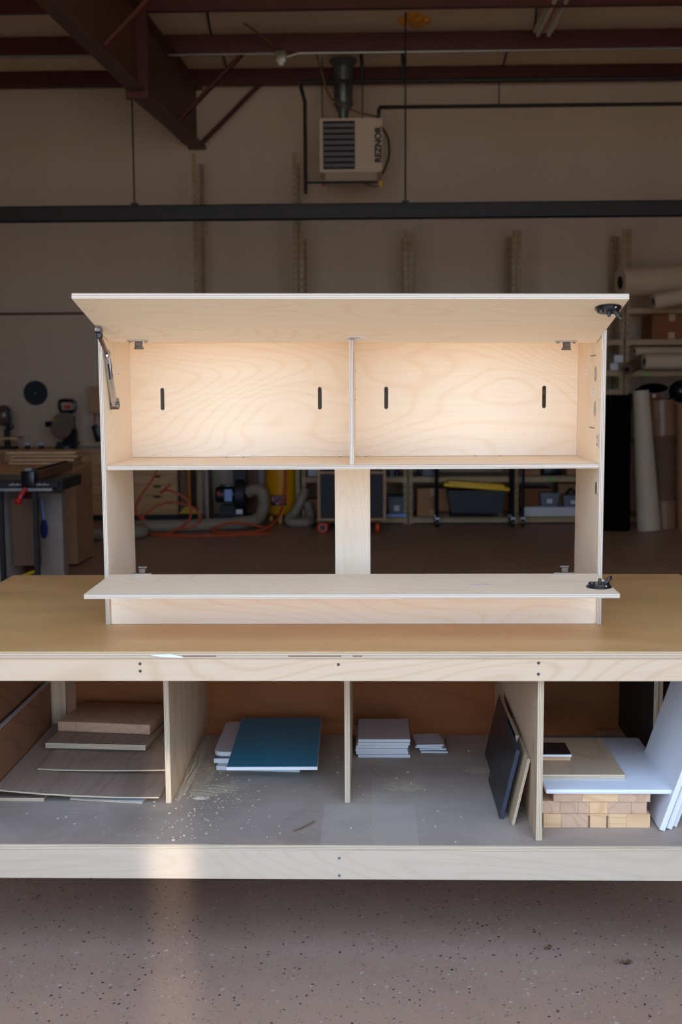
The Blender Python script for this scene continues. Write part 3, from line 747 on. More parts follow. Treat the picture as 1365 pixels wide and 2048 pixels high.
# lid
LW, LL, LT = CX1-CX0-2*TI-.004, .432, .0145
la = math.atan2(.096, .42)
lc = Vector(((CX0+CX1)/2, 3.21+LT/2*math.sin(la), Z0+.8637+LT/2*math.cos(la)))
lid = board('lid', (LW, LL, LT), lc, (-la, .0085, 0), face='birch_x', parent=cb)
def local(o, pts_builder, name, mat): return pts_builder.obj(name, mat, o)
def lid_pt(x, s, h=0):
    """point in lid space: x along, s from the front edge, h below the underside"""
    return Vector((x-lc.x, -LL/2+s, -LT/2-h))+lc
def hinge(parent, P, d):
    """concealed cabinet hinge: plate with two screws, cup arm; d = +1 hangs below, -1 stands up"""
    h = B(); h.box(P(0, 0, .0025), (.062, .013, .005), None, .0012); hp = h.obj('hinge', 'chrome', parent)
    for s in (-.023, .023): B().cyl(P(s, 0, .004), P(s, 0, .0066), .0035, None, 10).obj('screw', 'nickel_dark', hp)
    a = B(); a.box(P(.002, .004, .012), (.021, .012, .016), None, .002); a.box(P(.002, .010, .021), (.027, .006, .006), None, .001); a.obj('hinge_arm', 'nickel_dark', hp)
for x in (-.573, .6605): hinge(lid, lambda dx, dy, h, x=x: lid_pt(x+dx, LL-.022+dy, h), 1)
def latch(parent, P):
    """round push latch: flange, raised boss, catch post and lever with its barbed end"""
    f = B()
    for r0, h0, h1 in ((.034, 0, .0035), (.029, .0035, .011)):
        n = 28
        for hh in (0,): f.cyl(P(0, 0, h0), P(0, 0, h1), r0, None, n)
    lp = f.obj('latch', 'black_plastic', parent)
    B().cyl(P(-.02, -.004, .010), P(-.02, -.004, .0155), .009, .007, 12).obj('button', 'black_plastic', lp)
    B().cyl(P(.002, 0, .010), P(.002, 0, .024), .0055, .004, 10).obj('catch_post', 'black_plastic', lp)
    l = B(); l.cyl(P(.016, 0, .009), P(.029, 0, .026), .006, None, 10); l.cyl(P(.029, 0, .026), P(.034, .0, .022), .008, .002, 8); l.obj('lever', 'black_plastic', lp)
    B().sphere(P(.014, -.026, .007), .0035).obj('screw', 'chrome', lp)
latch(lid, lambda dx, dy, h: lid_pt(.712+dx, .072+dy, h))
B().box(lid_pt(.057, LL-.052, .0002), (.054, .03, .0006)).obj('paper_label', 'label_white', lid)
for k, w in ((.004, .026), (-.003, .042)): B().box(lid_pt(.057, LL-.052-k*1.5, .0006), (w, .0012, .0004)).obj('print_line', 'ink_grey', lid)
# folding stay
st = lambda *p: Vector((p[0], p[1], Z0+p[2]))
def stay():
    x = CX0+T+.012
    b = B(); b.box(st(x, 3.25, .848), (.02, .026, .014), (-la, 0, 0), .002); b.obj('stay_bracket', 'nickel_dark', cb)
    b = B(); b.box(st(x, 3.262, .837), (.016, .016, .022), None, .003); p = b.obj('stay_fork', 'black_plastic', cb)
    d = st(x, 3.355, .782)-st(x, 3.262, .832)
    rot = d.to_track_quat('Y', 'Z').to_matrix()
    b = B(); b.box((st(x, 3.355, .782)+st(x, 3.262, .832))/2, (.010, d.length, .012), rot, .002); b.obj('stay_arm', 'nickel_dark', cb)
    b = B(); b.sphere(st(x, 3.352, .783), .013, (.8, 1, 1.3)); b.obj('stay_elbow', 'chrome', cb)
    a, c_ = st(x, 3.355, .79), st(x, 3.425, .636); d = c_-a
    rot = d.to_track_quat('Y', 'X').to_matrix()
    b = B(); b.box((a+c_)/2, (.021, d.length, .018), rot, .004); body = b.obj('stay_cylinder', 'chrome', cb)
    b = B(); b.box(a.lerp(c_, .33)+Vector((0, -.0095, -.004)), (.005, d.length*.28, .003), rot); b.obj('slot', 'dark_void', body)
    b = B(); b.cyl(c_+Vector((-.011, 0, .0)), c_+Vector((.013, 0, 0)), .010, None, 14); b.obj('pivot', 'nickel_dark', body)
    b = B(); b.box(c_+Vector((-.0105, .004, .01)), (.003, .03, .05), rot); b.obj('mounting_plate', 'chrome', body)
stay()
# front flap
FW, FD, FT = LW, .318, .0125
fc = Vector(((CX0+CX1)/2, 3.034+FD/2, Z0+.1485-FT/2))
flap = board('flap', (FW, FD, FT), fc, (0, 0, 0), face='birch_x', parent=cb)
fp_ = lambda x, y, h: Vector((x, y, Z0+.1485+h))
for x in (-.568, .6555): hinge(flap, lambda dx, dy, h, x=x: fp_(x+dx, 3.342+dy, h), -1)
latch(flap, lambda dx, dy, h: fp_(.714+dx, 3.128+dy, h))
b = B(); rr = random.Random(5)
for k in range(9): x = .375+k*.0065; b.box(fp_(x, 3.175+rr.uniform(-.006, .008), .0001), (.006, .002, .0003), (0, 0, rr.uniform(-.9, .9)))
b.box(fp_(.40, 3.168, .0001), (.06, .0016, .0003), (0, 0, .06)); b.obj('pencil_mark', 'ink_violet', flap)
# magnets and paper labels on the side panels
for z in (.531, .394):
    mg = B().lohi((CX1-T-.004, 3.366, Z0+z-.017), (CX1-T+.0002, 3.386, Z0+z+.017), .001).obj('strike_plate', 'chrome', cb)
    for s in (-.011, .011): B().cyl((CX1-T-.0048, 3.376, Z0+z+s), (CX1-T-.0036, 3.376, Z0+z+s), .0028, None, 8).obj('screw', 'nickel_dark', mg)
for y, z in ((3.587, .7326), (3.453, .6706)):
    lb = B().lohi((CX1-T-.0006, y-.014, Z0+z-.014), (CX1-T+.0001, y+.014, Z0+z+.014)).obj('paper_label', 'label_white', cb)
    B().lohi((CX1-T-.0009, y-.007, Z0+z+.006), (CX1-T-.0004, y+.007, Z0+z+.008)).obj('print_line', 'ink_grey', lb)
    B().lohi((CX1-T-.0009, y-.002, Z0+z-.005), (CX1-T-.0004, y+.002, Z0+z-.002)).obj('print_line', 'ink_grey', lb)
lb = B().lohi((CX0+T-.0001, 3.527, Z0+.722), (CX0+T+.0006, 3.556, Z0+.756)).obj('paper_label', 'label_white', cb)
B().lohi((CX0+T+.0004, 3.533, Z0+.729), (CX0+T+.0009, 3.55, Z0+.731)).obj('print_line', 'ink_grey', lb)

# ================================================================ shelving along the back wall
def shelving(x0, x1, h, levels, lab, boards=True):
    t = thing('storage_shelving', ((x0+x1)/2, 13.33, 0), lab, 'shelving', 'boltless shelving along the back wall')
    for x, s in ((x0, 1), (x1, -1)):
        for y, q in ((13.0, 1), (13.65, -1)):
            b = B(); cx = x+s*.022
            b.lohi((min(x, x+s*.044)-cx, y-.0015-y, 0), (max(x, x+s*.044)-cx, y+.0015-y, h)); b.lohi((x-.0015-cx, min(0, q*.04), 0), (x+.0015-cx, max(0, q*.04), h))
            o = b.obj('upright', 'slotted_steel', None, (0, 0, 0)); o.parent = t; o.location = Vector((cx, y, 0))-t.location
    for z in levels:
        for y in (12.996, 13.638): B().lohi((x0+.002, y, z-.05), (x1-.002, y+.014, z)).obj('shelf_beam', 'shelf_tan', t)
        B().lohi((x0+.004, 13.01, z), (x1-.004, 13.638, z+.014)).obj('shelf_board', 'shelf_board', t)
    return t
shelving(-1.83, -.69, 4.06, (1.05, 1.75, 2.35), 'tall tan slotted-steel shelving behind the dust blower and yellow tank')
shelving(-.665, .515, 3.215, (.065, .52, 1.05, 1.75), 'tan slotted-steel shelving behind the plywood cart')
shelving(.53, 1.69, 3.215, (.065, .52, 1.05, 1.75), 'tan slotted-steel shelving behind the black wire cart')
shelving(1.71, 2.88, 3.215, (.065, .52, 1.05, 1.48, 1.68, 2.02), 'tan slotted-steel shelving holding the grey bins')
shelving(2.90, 4.1, 3.215, (.065, .9, 1.286, 1.68, 2.02, 2.36), 'tan slotted-steel shelving behind the standing rolls')

def carton(name, lo, hi, mat, lab, tape='packing_tape', grp=None, rot=0):
    t = thing(name, ((lo[0]+hi[0])/2, (lo[1]+hi[1])/2, lo[2]), lab, 'box', grp)
    B().lohi(lo, hi, .004).obj('body', mat, t); cx = (lo[0]+hi[0])/2; w = min(.035, (hi[0]-lo[0])*.12)
    if tape:
        h = (hi[2]-lo[2])
        B().lohi((cx-w, lo[1]-.0015, hi[2]-h*.28), (cx+w, lo[1]+.001, hi[2]+.001)).obj('tape', tape, t)
        B().lohi((cx-w, lo[1]-.0015, lo[2]), (cx+w, lo[1]+.001, lo[2]+h*.26)).obj('tape', tape, t)
    return t
carton('cardboard_box', (.625, 13.04, .0795), (.985, 13.4, .395), 'cardboard', 'tall cardboard carton on the bottom shelf beside the wire cart')
carton('cardboard_box', (1.46, 13.1, .0795), (1.66, 13.45, .36), 'cardboard_dark', 'brown carton on the bottom shelf behind the yellow-lidded tote')
carton('cardboard_box', (1.80, 13.2, .0795), (2.16, 13.6, .375), 'cardboard_dark', 'dark brown carton behind the white trough box', None)
carton('cardboard_box', (2.24, 13.3, .0795), (2.6, 13.6, .43), 'cardboard', 'cardboard carton behind the second grey bin', None)
carton('white_carton', (1.80, 13.02, .0795), (2.5, 13.14, .185), 'white_box', 'long low white box on the bottom shelf below the grey bins', None)
carton('cardboard_box', (2.30, 13.1, .5345), (2.7, 13.5, .72), 'cardboard', 'wide cardboard carton on the second shelf above the grey bins')
carton('cardboard_box', (3.19, 13.02, 2.0345), (3.62, 13.5, 2.30), 'cardboard_dark', 'large orange-brown carton on the shelf under the paper rolls')
carton('cardboard_box', (-.6, 13.1, .0795), (-.47, 13.45, .27), 'cardboard', 'small brown carton on the bottom shelf left of the plywood cart', None)
carton('white_carton', (-.6, 13.1, .5345), (-.42, 13.4, .66), 'white_box', 'white carton on the second shelf left of the plywood cart', None)
carton('white_carton', (2.74, 13.0, 1.6945), (2.83, 13.1, 1.775), 'white_box', 'tiny low white box at the shelf end near the white roll', None)
carton('white_carton', (2.765, 12.92, 1.6945+.081), (2.865, 13.03, 1.86), 'white_box', 'small white box stacked upon another at the shelf end', None)
carton('cardboard_box', (3.0, 13.03, 1.3005), (3.16, 13.3, 1.44), 'cardboard_dark', 'reddish carton behind the tops of the standing rolls', 'label_white')
carton('cardboard_box', (3.165, 13.03, 1.3005), (3.30, 13.3, 1.43), 'cardboard_dark', 'labelled carton behind the brown wrapped roll', 'label_white')
def bin_(name, lo, hi, mat, lab):
    t = thing(name, ((lo[0]+hi[0])/2, (lo[1]+hi[1])/2, lo[2]), lab, 'bin')
    cx, cy = (lo[0]+hi[0])/2, (lo[1]+hi[1])/2; w, d, h = hi[0]-lo[0], hi[1]-lo[1], hi[2]-lo[2]
    b2 = bmesh.new(); bmesh.ops.create_cube(b2, size=1)
    for v in b2.verts: k = .86 if v.co.z < 0 else 1; v.co = Vector((cx+v.co.x*w*k, cy+v.co.y*d*k, lo[2]+(v.co.z+.5)*h*.92))
    bmesh.ops.bevel(b2, geom=b2.edges[:], offset=.006, segments=2, affect='EDGES'); b = B(); b.add(b2); b.obj('body', mat, t)
    b = B(); b.lohi((lo[0]-.006, lo[1]-.006, hi[2]-.02), (hi[0]+.006, hi[1]+.006, hi[2]), .004); b.obj('rim', mat, t)
    B().lohi((cx-.03, lo[1]+d*.03-.004, lo[2]+h*.28), (cx+.03, lo[1]+d*.07, lo[2]+h*.56)).obj('label', 'label_white', t)
    return t
bin_('grey_bin', (1.995, 13.0, .1853), (2.2, 13.13, .345), 'tote_grey', 'grey plastic bin with a white label on the long white box')
bin_('grey_bin', (2.25, 13.0, .1853), (2.47, 13.13, .315), 'tote_grey', 'second grey plastic bin, the lower one nearer the cabinet side')
tag(B().lohi((2.27, 13.0, .316), (2.44, 13.12, .325)).tube([(2.28, 13.03, .33), (2.33, 13.05, .38), (2.36, 13.06, .37), (2.4, 13.03, .335)], .014, 6).obj('tool_bundle', 'black_plastic'), 'black tools heaped on the lower grey bin', 'tools')
for i, (x, w, h, m, lab) in enumerate(((.55, .1, .13, 'black_plastic', 'black case on the second shelf beside the tan upright'), (.68, .14, .09, 'tote_grey', 'grey case on the second shelf above the tall carton'),
        (1.78, .22, .11, 'cardboard', 'flat tan case on the second shelf near the grey bins'), (2.03, .2, .12, 'black_plastic', 'black case on the second shelf above the labelled bin'))):
    c_ = thing('tool_case', (x+w/2, 13.15, .534), lab, 'case')
    B().lohi((x, 13.05, .5345), (x+w, 13.3, .5345+h), .01).obj('body', m, c_); B().lohi((x-.002, 13.045, .5345+h*.55), (x+w+.002, 13.305, .5345+h*.6)).obj('seam', 'black_pipe', c_)
for x in (.16, .22, .28, .34, .40):
    tag(B().lathe([(.001, 0), (.028, 0), (.028, .05), (.02, .062), (.02, .075), (.001, .08)], (x, 13.06, .5342), 14).obj('spray_can', ('black_plastic', 'tote_grey')[x in (.22, .34)]), ('small black can on the second shelf beside the plywood cart', 'small grey can on the second shelf beside the plywood cart')[x in (.22, .34)], 'can', 'cans on the second shelf')
bin_('clear_bin', (.3, 13.05, .0795), (.49, 13.5, .30), 'tote_grey', 'slate grey bin on the bottom shelf right of the plywood cart')
carton('white_carton', (.285, 12.99, .0795), (.505, 13.03, .115), 'blue_pale', 'pale blue flat strip box on the bottom shelf edge', None)
for x, z, lab in ((2.1, .515, 'green tape strip on the second shelf edge above the bins'), (2.4, .05, 'green tape strip on the bottom shelf edge below the white box'), (3.13, 1.668, 'green tape strip on the shelf edge under the cream roll')):
    tag(B().lohi((x-.05, 12.988, z-.022), (x+.05, 12.9955, z-.002)).obj('tape_strip', 'green_tape'), lab, 'tape')

# ---------------------------------------------------------------- rolls on the right
def roll(name, a, b_, r, mat, lab, core=True, r2=None):
    a, b_ = Vector(a), Vector(b_); t = thing(name, a, lab, 'roll')
    B().cyl(a, b_, r, r2, 28).obj('sheet_roll', mat, t)
    if core:
        d = (b_-a).normalized()
        B().cyl(a-d*.002, a+d*.004, r*.45, None, 16).obj('core', 'dark_void', t)
        # loose outer wrap: a seam ridge along the roll
        s = d.orthogonal().normalized()*r
        B().cyl(a+s*1.0, b_+s*(r2 or r)/r, .006, None, 6).obj('loose_edge', mat, t)
    return t
roll('standing_roll', (2.715, 12.45, 0), (2.705, 12.5, 1.43), .155, 'roll_black', 'thick black roll standing on the floor beside the cabinet', False)
roll('standing_roll', (3.06, 12.4, 0), (2.965, 12.5, 1.475), .125, 'roll_white', 'off-white roll standing on the floor, wider at its foot', False, .085)
t = roll('standing_roll', (3.275, 12.6, 0), (3.215, 12.62, 1.375), .13, 'roll_brown', 'brown plastic-wrapped roll standing behind the off-white roll', False)
b = B(); b.cyl((3.257, 12.6, .3), (3.233, 12.612, 1.0), .1325, None, 28); b.obj('dark_wrap', 'roll_dark', t)
roll('standing_roll', (3.50, 12.5, 0), (3.47, 12.55, 1.33), .11, 'cardboard', 'tan cardboard roll standing at the far right of the row', False)
roll('paper_roll', (2.77, 12.72, 2.62), (4.0, 12.95, 2.70), .16, 'paper_cream', 'large cream paper roll lying on the uppermost shelf', True)
roll('paper_roll', (3.06, 12.45, 2.40), (4.1, 12.52, 2.57), .085, 'paper_cream', 'narrow cream paper roll hanging out below the large one')
roll('paper_roll', (3.06, 12.8, 1.785), (4.1, 12.9, 1.775), .085, 'roll_white', 'cream hollow roll lying on the shelf above the standing rolls')
roll('paper_roll', (2.87, 12.75, 1.70), (3.02, 12.98, 1.757), .06, 'roll_dark', 'short dark brown roll poking from the shelf end')
roll('paper_roll', (3.0, 13.0, 1.90), (4.1, 13.1, 1.90), .05, 'paper_cream', 'thin cream roll lying behind the hollow roll')
b = B(); b.sphere((3.24, 13.1, 1.497), .11, (1.5, 1, .5), 12); b.sphere((3.12, 13.1, 1.473), .06, (1.5, 1, .5), 10); tag(b.obj('black_bag', 'roll_black'), 'crumpled black bag on the cartons behind the rolls', 'bag')
b = B(); b.sphere((3.52, 13.0, 1.46), .14, (1, 1, .9), 12); b.tube([(3.34, 12.95, 1.3), (3.4, 12.9, 1.4), (3.48, 12.9, 1.36), (3.55, 12.9, 1.44)], .015, 6); tag(b.obj('black_hose', 'black_plastic'), 'coil of black hose behind the brown roll', 'hose')

# ---------------------------------------------------------------- carts
ct = thing('plywood_cart', (-.095, 12.45, 0), 'plywood cart with dark panels on bright orange casters', 'cart')
for x0, x1 in ((-.455, -.425), (.235, .265)): B().lohi((x0, 12.2, .135), (x1, 12.8, 1.0)).obj('side_panel', 'cab_ply', ct)
B().lohi((-.425, 12.2, .135), (.235, 12.8, .16)).obj('base_panel', 'cab_ply', ct); B().lohi((-.425, 12.2, .63), (.235, 12.8, .655)).obj('middle_shelf', 'cab_ply', ct); B().lohi((-.455, 12.2, 1.0), (.265, 12.8, 1.025)).obj('top_panel', 'cab_ply', ct)
B().lohi((-.425, 12.225, .16), (.235, 12.24, .63)).obj('front_panel', 'navy_dark' if 'navy_dark' in MATS else 'dark_panel', ct); B().lohi((-.425, 12.24, .655), (.235, 12.25, 1.0)).obj('drawer_panel', 'dark_panel', ct)
for x in (-.405, .175):
    for y in (12.26, 12.72):
        w = B().lathe([(.001, -.02), (.052, -.02), (.058, -.012), (.058, .012), (.052, .02), (.001, .02)], (x, y, .058), 22, 'y' if x < 0 else 'x').obj('caster', 'orange_plastic', ct)
        B().lathe([(.001, -.024), (.03, -.024), (.03, .024), (.001, .024)], (x, y, .058), 16, 'y' if x < 0 else 'x').obj('hub', 'black_plastic', w)
        B().lohi((x-.03, y-.03, .105), (x+.03, y+.03, .135)).obj('fork', 'black_steel', w)
wc = thing('wire_cart', (1.27, 12.85, 0), 'black wire shelf cart on casters carrying a storage tote', 'cart')
for x in (.83, 1.655):
    for y in (12.7, 12.95):
        B().cyl((x, y, .1), (x, y, 1.45), .016, None, 10).obj('post', 'black_wire', wc)
        w = B().lathe([(.001, -.015), (.042, -.015), (.046, 0), (.042, .015), (.001, .015)], (x, y, .047), 16, 'x').obj('caster', 'black_plastic', wc)
        B().lohi((x-.02, y-.015, .075), (x+.02, y+.015, .11)).obj('fork', 'alu', w)
for z in (.145, .80, 1.4):
    b = B(); b.cyl((.83, 12.7, z), (1.655, 12.7, z), .006, None, 6); b.cyl((.83, 12.95, z), (1.655, 12.95, z), .006, None, 6)
    for k in range(34): x = .84+k*.0247; b.cyl((x, 12.7, z+.004), (x, 12.95, z+.004), .003, None, 4)
    b.obj('wire_shelf', 'black_wire', wc)
w2 = thing('cart_post', (1.765, 12.72, 0), 'black steel post on a caster beside the wire cart', 'post')
B().cyl((1.765, 12.72, .1), (1.765, 12.72, 1.4), .016, None, 10).obj('post', 'black_wire', w2)
B().lathe([(.001, -.015), (.042, -.015), (.046, 0), (.042, .015), (.001, .015)], (1.765, 12.72, .047), 16, 'x').obj('caster', 'black_plastic', w2); B().lohi((1.745, 12.705, .075), (1.785, 12.735, .11)).obj('fork', 'alu', w2)
tt = thing('storage_tote', (1.26, 12.86, .152), 'black storage tote with a yellow lid sitting askew on the wire cart', 'tote')
b2 = bmesh.new(); bmesh.ops.create_cube(b2, size=1)
for v in b2.verts: k = .86 if v.co.z < 0 else 1; v.co = Vector((1.26+v.co.x*.64*k, 12.85+v.co.y*.26, .154+(v.co.z+.5)*.245))
bmesh.ops.bevel(b2, geom=b2.edges[:], offset=.012, segments=2, affect='EDGES'); b = B(); b.add(b2); body = b.obj('body', 'tote_black', tt)
for k in range(7): B().lohi((.99+k*.09, 12.718, .19), (1.005+k*.09, 12.735, .37)).obj('rib', 'tote_black', body)
b = B(); b.box((1.262, 12.85, .437), (.72, .26, .04), (0, R(4.5), 0), .01); b.box((1.262, 12.85, .468), (.62, .22, .03), (0, R(4.5), 0), .01); ld = b.obj('lid', 'tote_yellow', tt)
for k in range(6): B().box((1.0+k*.105, 12.745, .478-k*.0082), (.07, .02, .028), (0, R(4.5), 0), .004).obj('lid_rib', 'tote_yellow', ld)

# ---------------------------------------------------------------- tank, blower, hoses, cord
tk = thing('air_tank', (-.91, 13.25, 0), 'yellow upright compressor tank with a red, white and navy flag-like label', 'tank')
B().lathe([(.02, .06), (.12, .075), (.175, .11), (.19, .16), (.19, 1.2), (.17, 1.27), (.1, 1.31), (.02, 1.32)], (-.91, 13.25, 0), 32).obj('tank_shell', 'yellow_tank', tk)
for a in range(3):
    x, y = -.91+.15*math.cos(a*2.09+.5), 13.25+.15*math.sin(a*2.09+.5); B().lohi((x-.02, y-.02, 0), (x+.02, y+.02, .13)).obj('foot', 'yellow_tank', tk)
def curved(x0, x1, z0, z1, name, mat, par, rr_=.1915):
    b = B(); n = 8; lo_, hi_ = [], []
    for k in range(n+1):
        x = x0+(x1-x0)*k/n; y = 13.25-math.sqrt(max(0, rr_**2-(x+.91)**2)); lo_.append(b.bm.verts.new((x, y, z0))); hi_.append(b.bm.verts.new((x, y, z1)))
    for k in range(n): b.bm.faces.new((lo_[k], lo_[k+1], hi_[k+1], hi_[k]))
    return b.obj(name, mat, par)
lbp = curved(-1.02, -.845, .205, .325, 'label', 'label_navy', tk); curved(-1.012, -.853, .235, .318, 'label_field', 'label_red', tk, .193)
lettering('USA', 'lettering_outline', 'label_white', .07, (-.935, 13.052, .277), (R(90), 0, 0), tk, .001, 1.06)
lettering('USA', 'lettering', 'label_navy', .064, (-.935, 13.0485, .277), (R(90), 0, 0), tk, .001, 1.0)
curved(-.965, -.925, .222, .232, 'label_stripe', 'label_white', tk, .193)
bl = thing('dust_blower', (-1.42, 12.85, 0), 'dark dust-collector blower with motor and round housing on a low stand', 'blower')
B().lohi((-1.62, 12.7, .1), (-1.2, 13.0, .13)).obj('base_plate', 'dark_panel', bl)
for x in (-1.6, -1.22):
    for y in (12.72, 12.98): B().lohi((x-.015, y-.015, 0), (x+.015, y+.015, .1)).obj('foot', 'dark_panel', bl)
B().lohi((-1.56, 12.74, .13), (-1.3, 12.98, .24)).obj('motor_bed', 'dark_panel', bl)
m = B().lathe([(.02, -.2), (.075, -.19), (.09, -.17), (.09, .02), (.02, .03)], (-1.42, 12.84, .355), 24, 'x').obj('motor', 'cast_iron', bl)
for k in range(8): B().lathe([(.089, -.002), (.096, 0), (.089, .002)], (-1.58+k*.02, 12.84, .355), 24, 'x').obj('cooling_fin', 'black_steel', m)
B().lohi((-1.55, 12.73, .44), (-1.43, 12.79, .475), .006).obj('terminal_box', 'black_plastic', bl)
B().lohi((-1.5, 12.735, .29), (-1.42, 12.745, .42)).obj('rating_plate', 'blue_pale', bl)
B().sphere((-1.565, 12.735, .375), .022).obj('switch_knob', 'orange_plastic', bl)
h = B().lathe([(.03, -.055), (.2, -.055), (.21, -.045), (.21, .045), (.2, .055), (.03, .055)], (-1.33, 12.86, .35), 30, 'x').obj('fan_housing', 'disc_black', bl)
B().lohi((-1.39, 12.75, .42), (-1.27, 12.95, .70)).obj('outlet_duct', 'disc_black', bl); B().lohi((-1.40, 12.74, .60), (-1.26, 12.96, .64)).obj('duct_flange', 'black_steel', bl)
B().lohi((-1.365, 12.64, .16), (-1.295, 12.655, .21)).obj('maker_plate', 'label_white', bl)
hs = [(-1.26, 12.84, .38), (-1.17, 12.82, .41), (-1.09, 12.8, .37), (-1.08, 12.8, .24), (-1.12, 12.72, .12), (-1.25, 12.6, .075), (-1.6, 12.45, .07), (-2.0, 12.35, .07), (-2.3, 12.3, .07), (-2.42, 12.1, .07), (-2.25, 11.9, .07), (-2.5, 11.75, .07), (-3.2, 11.7, .07)]
tag(B().tube(hs, .065, 14, 8, False, 1).obj('dust_hose', 'hose_grey'), 'long grey corrugated dust hose running from blower across the floor', 'hose')
hs2 = [(-.62, 12.93, .40), (-.66, 12.9, .3), (-.74, 12.86, .15), (-.80, 12.8, .09), (-.78, 12.74, .055), (-.68, 12.72, .052), (-.58, 12.76, .055), (-.56, 12.86, .1), (-.6, 12.93, .25)]
tag(B().tube(hs2, .05, 12, 8, False, 1).obj('dust_hose', 'hose_grey'), 'short loop of grey dust hose beside the yellow tank', 'hose')
cp = [(-2.15, 12.55, .75), (-2.25, 12.5, .55), (-2.38, 12.42, .35), (-2.4, 12.36, .2), (-2.2, 12.3, .1), (-1.9, 12.3, .05), (-1.72, 12.32, .12), (-1.8, 12.35, .27), (-2.1, 12.38, .31), (-2.35, 12.36, .15), (-2.3, 12.2, .03), (-2.05, 12.0, .012), (-1.6, 11.95, .012),
      (-1.2, 12.05, .012), (-.95, 12.25, .012), (-1.1, 12.45, .05), (-1.4, 12.42, .09), (-1.58, 12.3, .03), (-1.4, 12.18, .012), (-1.1, 12.25, .02), (-.92, 12.5, .1), (-.86, 12.9, .3), (-.845, 13.0, .6), (-.85, 13.03, .9)]
tag(B().tube(cp, .013, 8, 8).obj('air_hose', 'orange_cord'), 'orange air hose looped in coils on the floor before the tank', 'hose')
cp2 = [(-2.05, 12.5, .5), (-2.15, 12.42, .42), (-2.05, 12.36, .45), (-1.85, 12.34, .35), (-1.82, 12.3, .15), (-2.0, 12.2, .02), (-2.2, 12.1, .012), (-1.85, 12.02, .012)]
tag(B().tube(cp2, .012, 8, 8).obj('air_hose', 'orange_cord'), 'second orange hose loop lying over the grey dust hose', 'hose')
br = thing('push_broom', (-1.95, 13.2, 0), 'yellow-headed push broom standing beside the drawer cabinet', 'broom')
B().cyl((-1.97, 13.25, 1.2), (-1.94, 13.1, .2), .013, None, 8).obj('handle', 'foam_orange', br); B().prism([(-2.06, .12), (-1.82, .12), (-1.86, .165), (-1.92, .2), (-1.98, .2), (-2.02, .165)], 13.04, 13.12, 'y').obj('broom_head', 'yellow_tag', br); B().lohi((-2.06, 13.04, .0), (-1.82, 13.12, .12)).obj('bristles', 'black_plastic', br)
tag(B().lohi((-1.76, 13.1, .0), (-1.73, 13.5, 1.2)).obj('leaning_sheet', 'white_paint'), 'whitish sheet standing behind the tan upright near the blower', 'sheet')
tag(B().lohi((-2.09, 13.35, .0), (-1.99, 13.9, 1.2)).obj('leaning_sheet', 'brown_panel'), 'dark brown sheet standing against the drawer cabinet end', 'sheet')
tag(B().lohi((-1.5, 13.55, .0), (-1.12, 13.6, 1.0)).obj('leaning_sheet', 'brown_panel'), 'brown sheet standing behind the dust blower', 'sheet')
tag(B().lohi((-1.19, 13.5, .0), (-1.12, 13.53, 1.0)).obj('leaning_sheet', 'white_paint'), 'narrow pale sheet standing between blower and yellow tank', 'sheet')

# ---------------------------------------------------------------- mitre-saw station on the left
ms = thing('drawer_counter', (-3.6, 13.6, 0), 'long plywood counter with rows of dark-pulled drawers along the wall', 'counter')
B().lohi((-5.4, 13.4, .065), (-2.12, 13.98, .79)).obj('carcass', 'cab_ply', ms); B().lohi((-5.4, 13.45, 0), (-2.14, 13.95, .065)).obj('plinth', 'dark_panel', ms)
B().lohi((-5.45, 13.36, .79), (-2.1, 13.99, .83)).obj('countertop', 'drawer_ply', ms)
for xa, xb_ in ((-2.62, -2.14), (-3.12, -2.64), (-3.62, -3.14), (-4.12, -3.64)):
    zs = (.075, .3, .42, .535, .65, .78)
    for k in range(5):
        dr = B().lohi((xa, 13.385, zs[k]+.004), (xb_, 13.4, zs[k+1]-.004)).obj('drawer', 'drawer_ply', ms)
        zt_ = zs[k+1]-.012; cx = (xa+xb_)/2+.02
        B().prism([(cx-.05, zt_), (cx+.05, zt_), (cx+.035, zt_-.022), (cx-.035, zt_-.022)], 13.383, 13.39, 'y').obj('finger_pull', 'dark_void', dr)
bw = thing('saw_blade', (-3.906, 13.97, 1.33), 'black round saw blade hung on the wall above the counter', 'blade')
B().lathe([(.001, -.006), (.146, -.006), (.146, .004), (.001, .004)], (-3.906, 13.985, 1.473), 40, 'y').obj('disc', 'disc_black', bw); B().lathe([(.001, -.01), (.01, -.01), (.01, 0), (.001, 0)], (-3.906, 13.977, 1.473), 12, 'y').obj('hub', 'conduit', bw)
mt = thing('mitre_saw', (-3.42, 13.55, .83), 'dark mitre saw with D-handle and round blade guard on the counter', 'saw')
b = B(); b.cyl((-3.43, 13.5, .83), (-3.43, 13.5, .87), .13, None, 24); b.lohi((-3.55, 13.52, .87), (-3.3, 13.6, .91)); b.obj('base', 'cast_iron', mt)
B().prism([(-3.48, .87), (-3.32, .87), (-3.31, 1.02), (-3.35, 1.12), (-3.44, 1.1)], 13.5, 13.6, 'y').obj('pivot_arm', 'black_plastic', mt)
b = B(); b.lathe([(.001, -.03), (.12, -.03), (.128, 0), (.12, .03), (.001, .03)], (-3.46, 13.42, 1.07), 28, 'y'); gd = b.obj('blade_guard', 'saw_metal', mt); gd.scale = (1, 1, 1)
b = B(); b.prism([(-3.55, 1.1), (-3.42, 1.02), (-3.33, 1.06), (-3.31, 1.2), (-3.38, 1.27), (-3.5, 1.24), (-3.56, 1.18)], 13.4, 13.5, 'y'); b.obj('gear_housing', 'saw_metal', mt)
B().cyl((-3.33, 13.45, 1.28), (-3.47, 13.42, 1.07), .022, None, 10).obj('strut', 'alu', mt)
B().cyl((-3.56, 13.42, 1.12), (-3.64, 13.42, 1.12), .035, .03, 14).obj('motor_cap', 'black_plastic', mt)
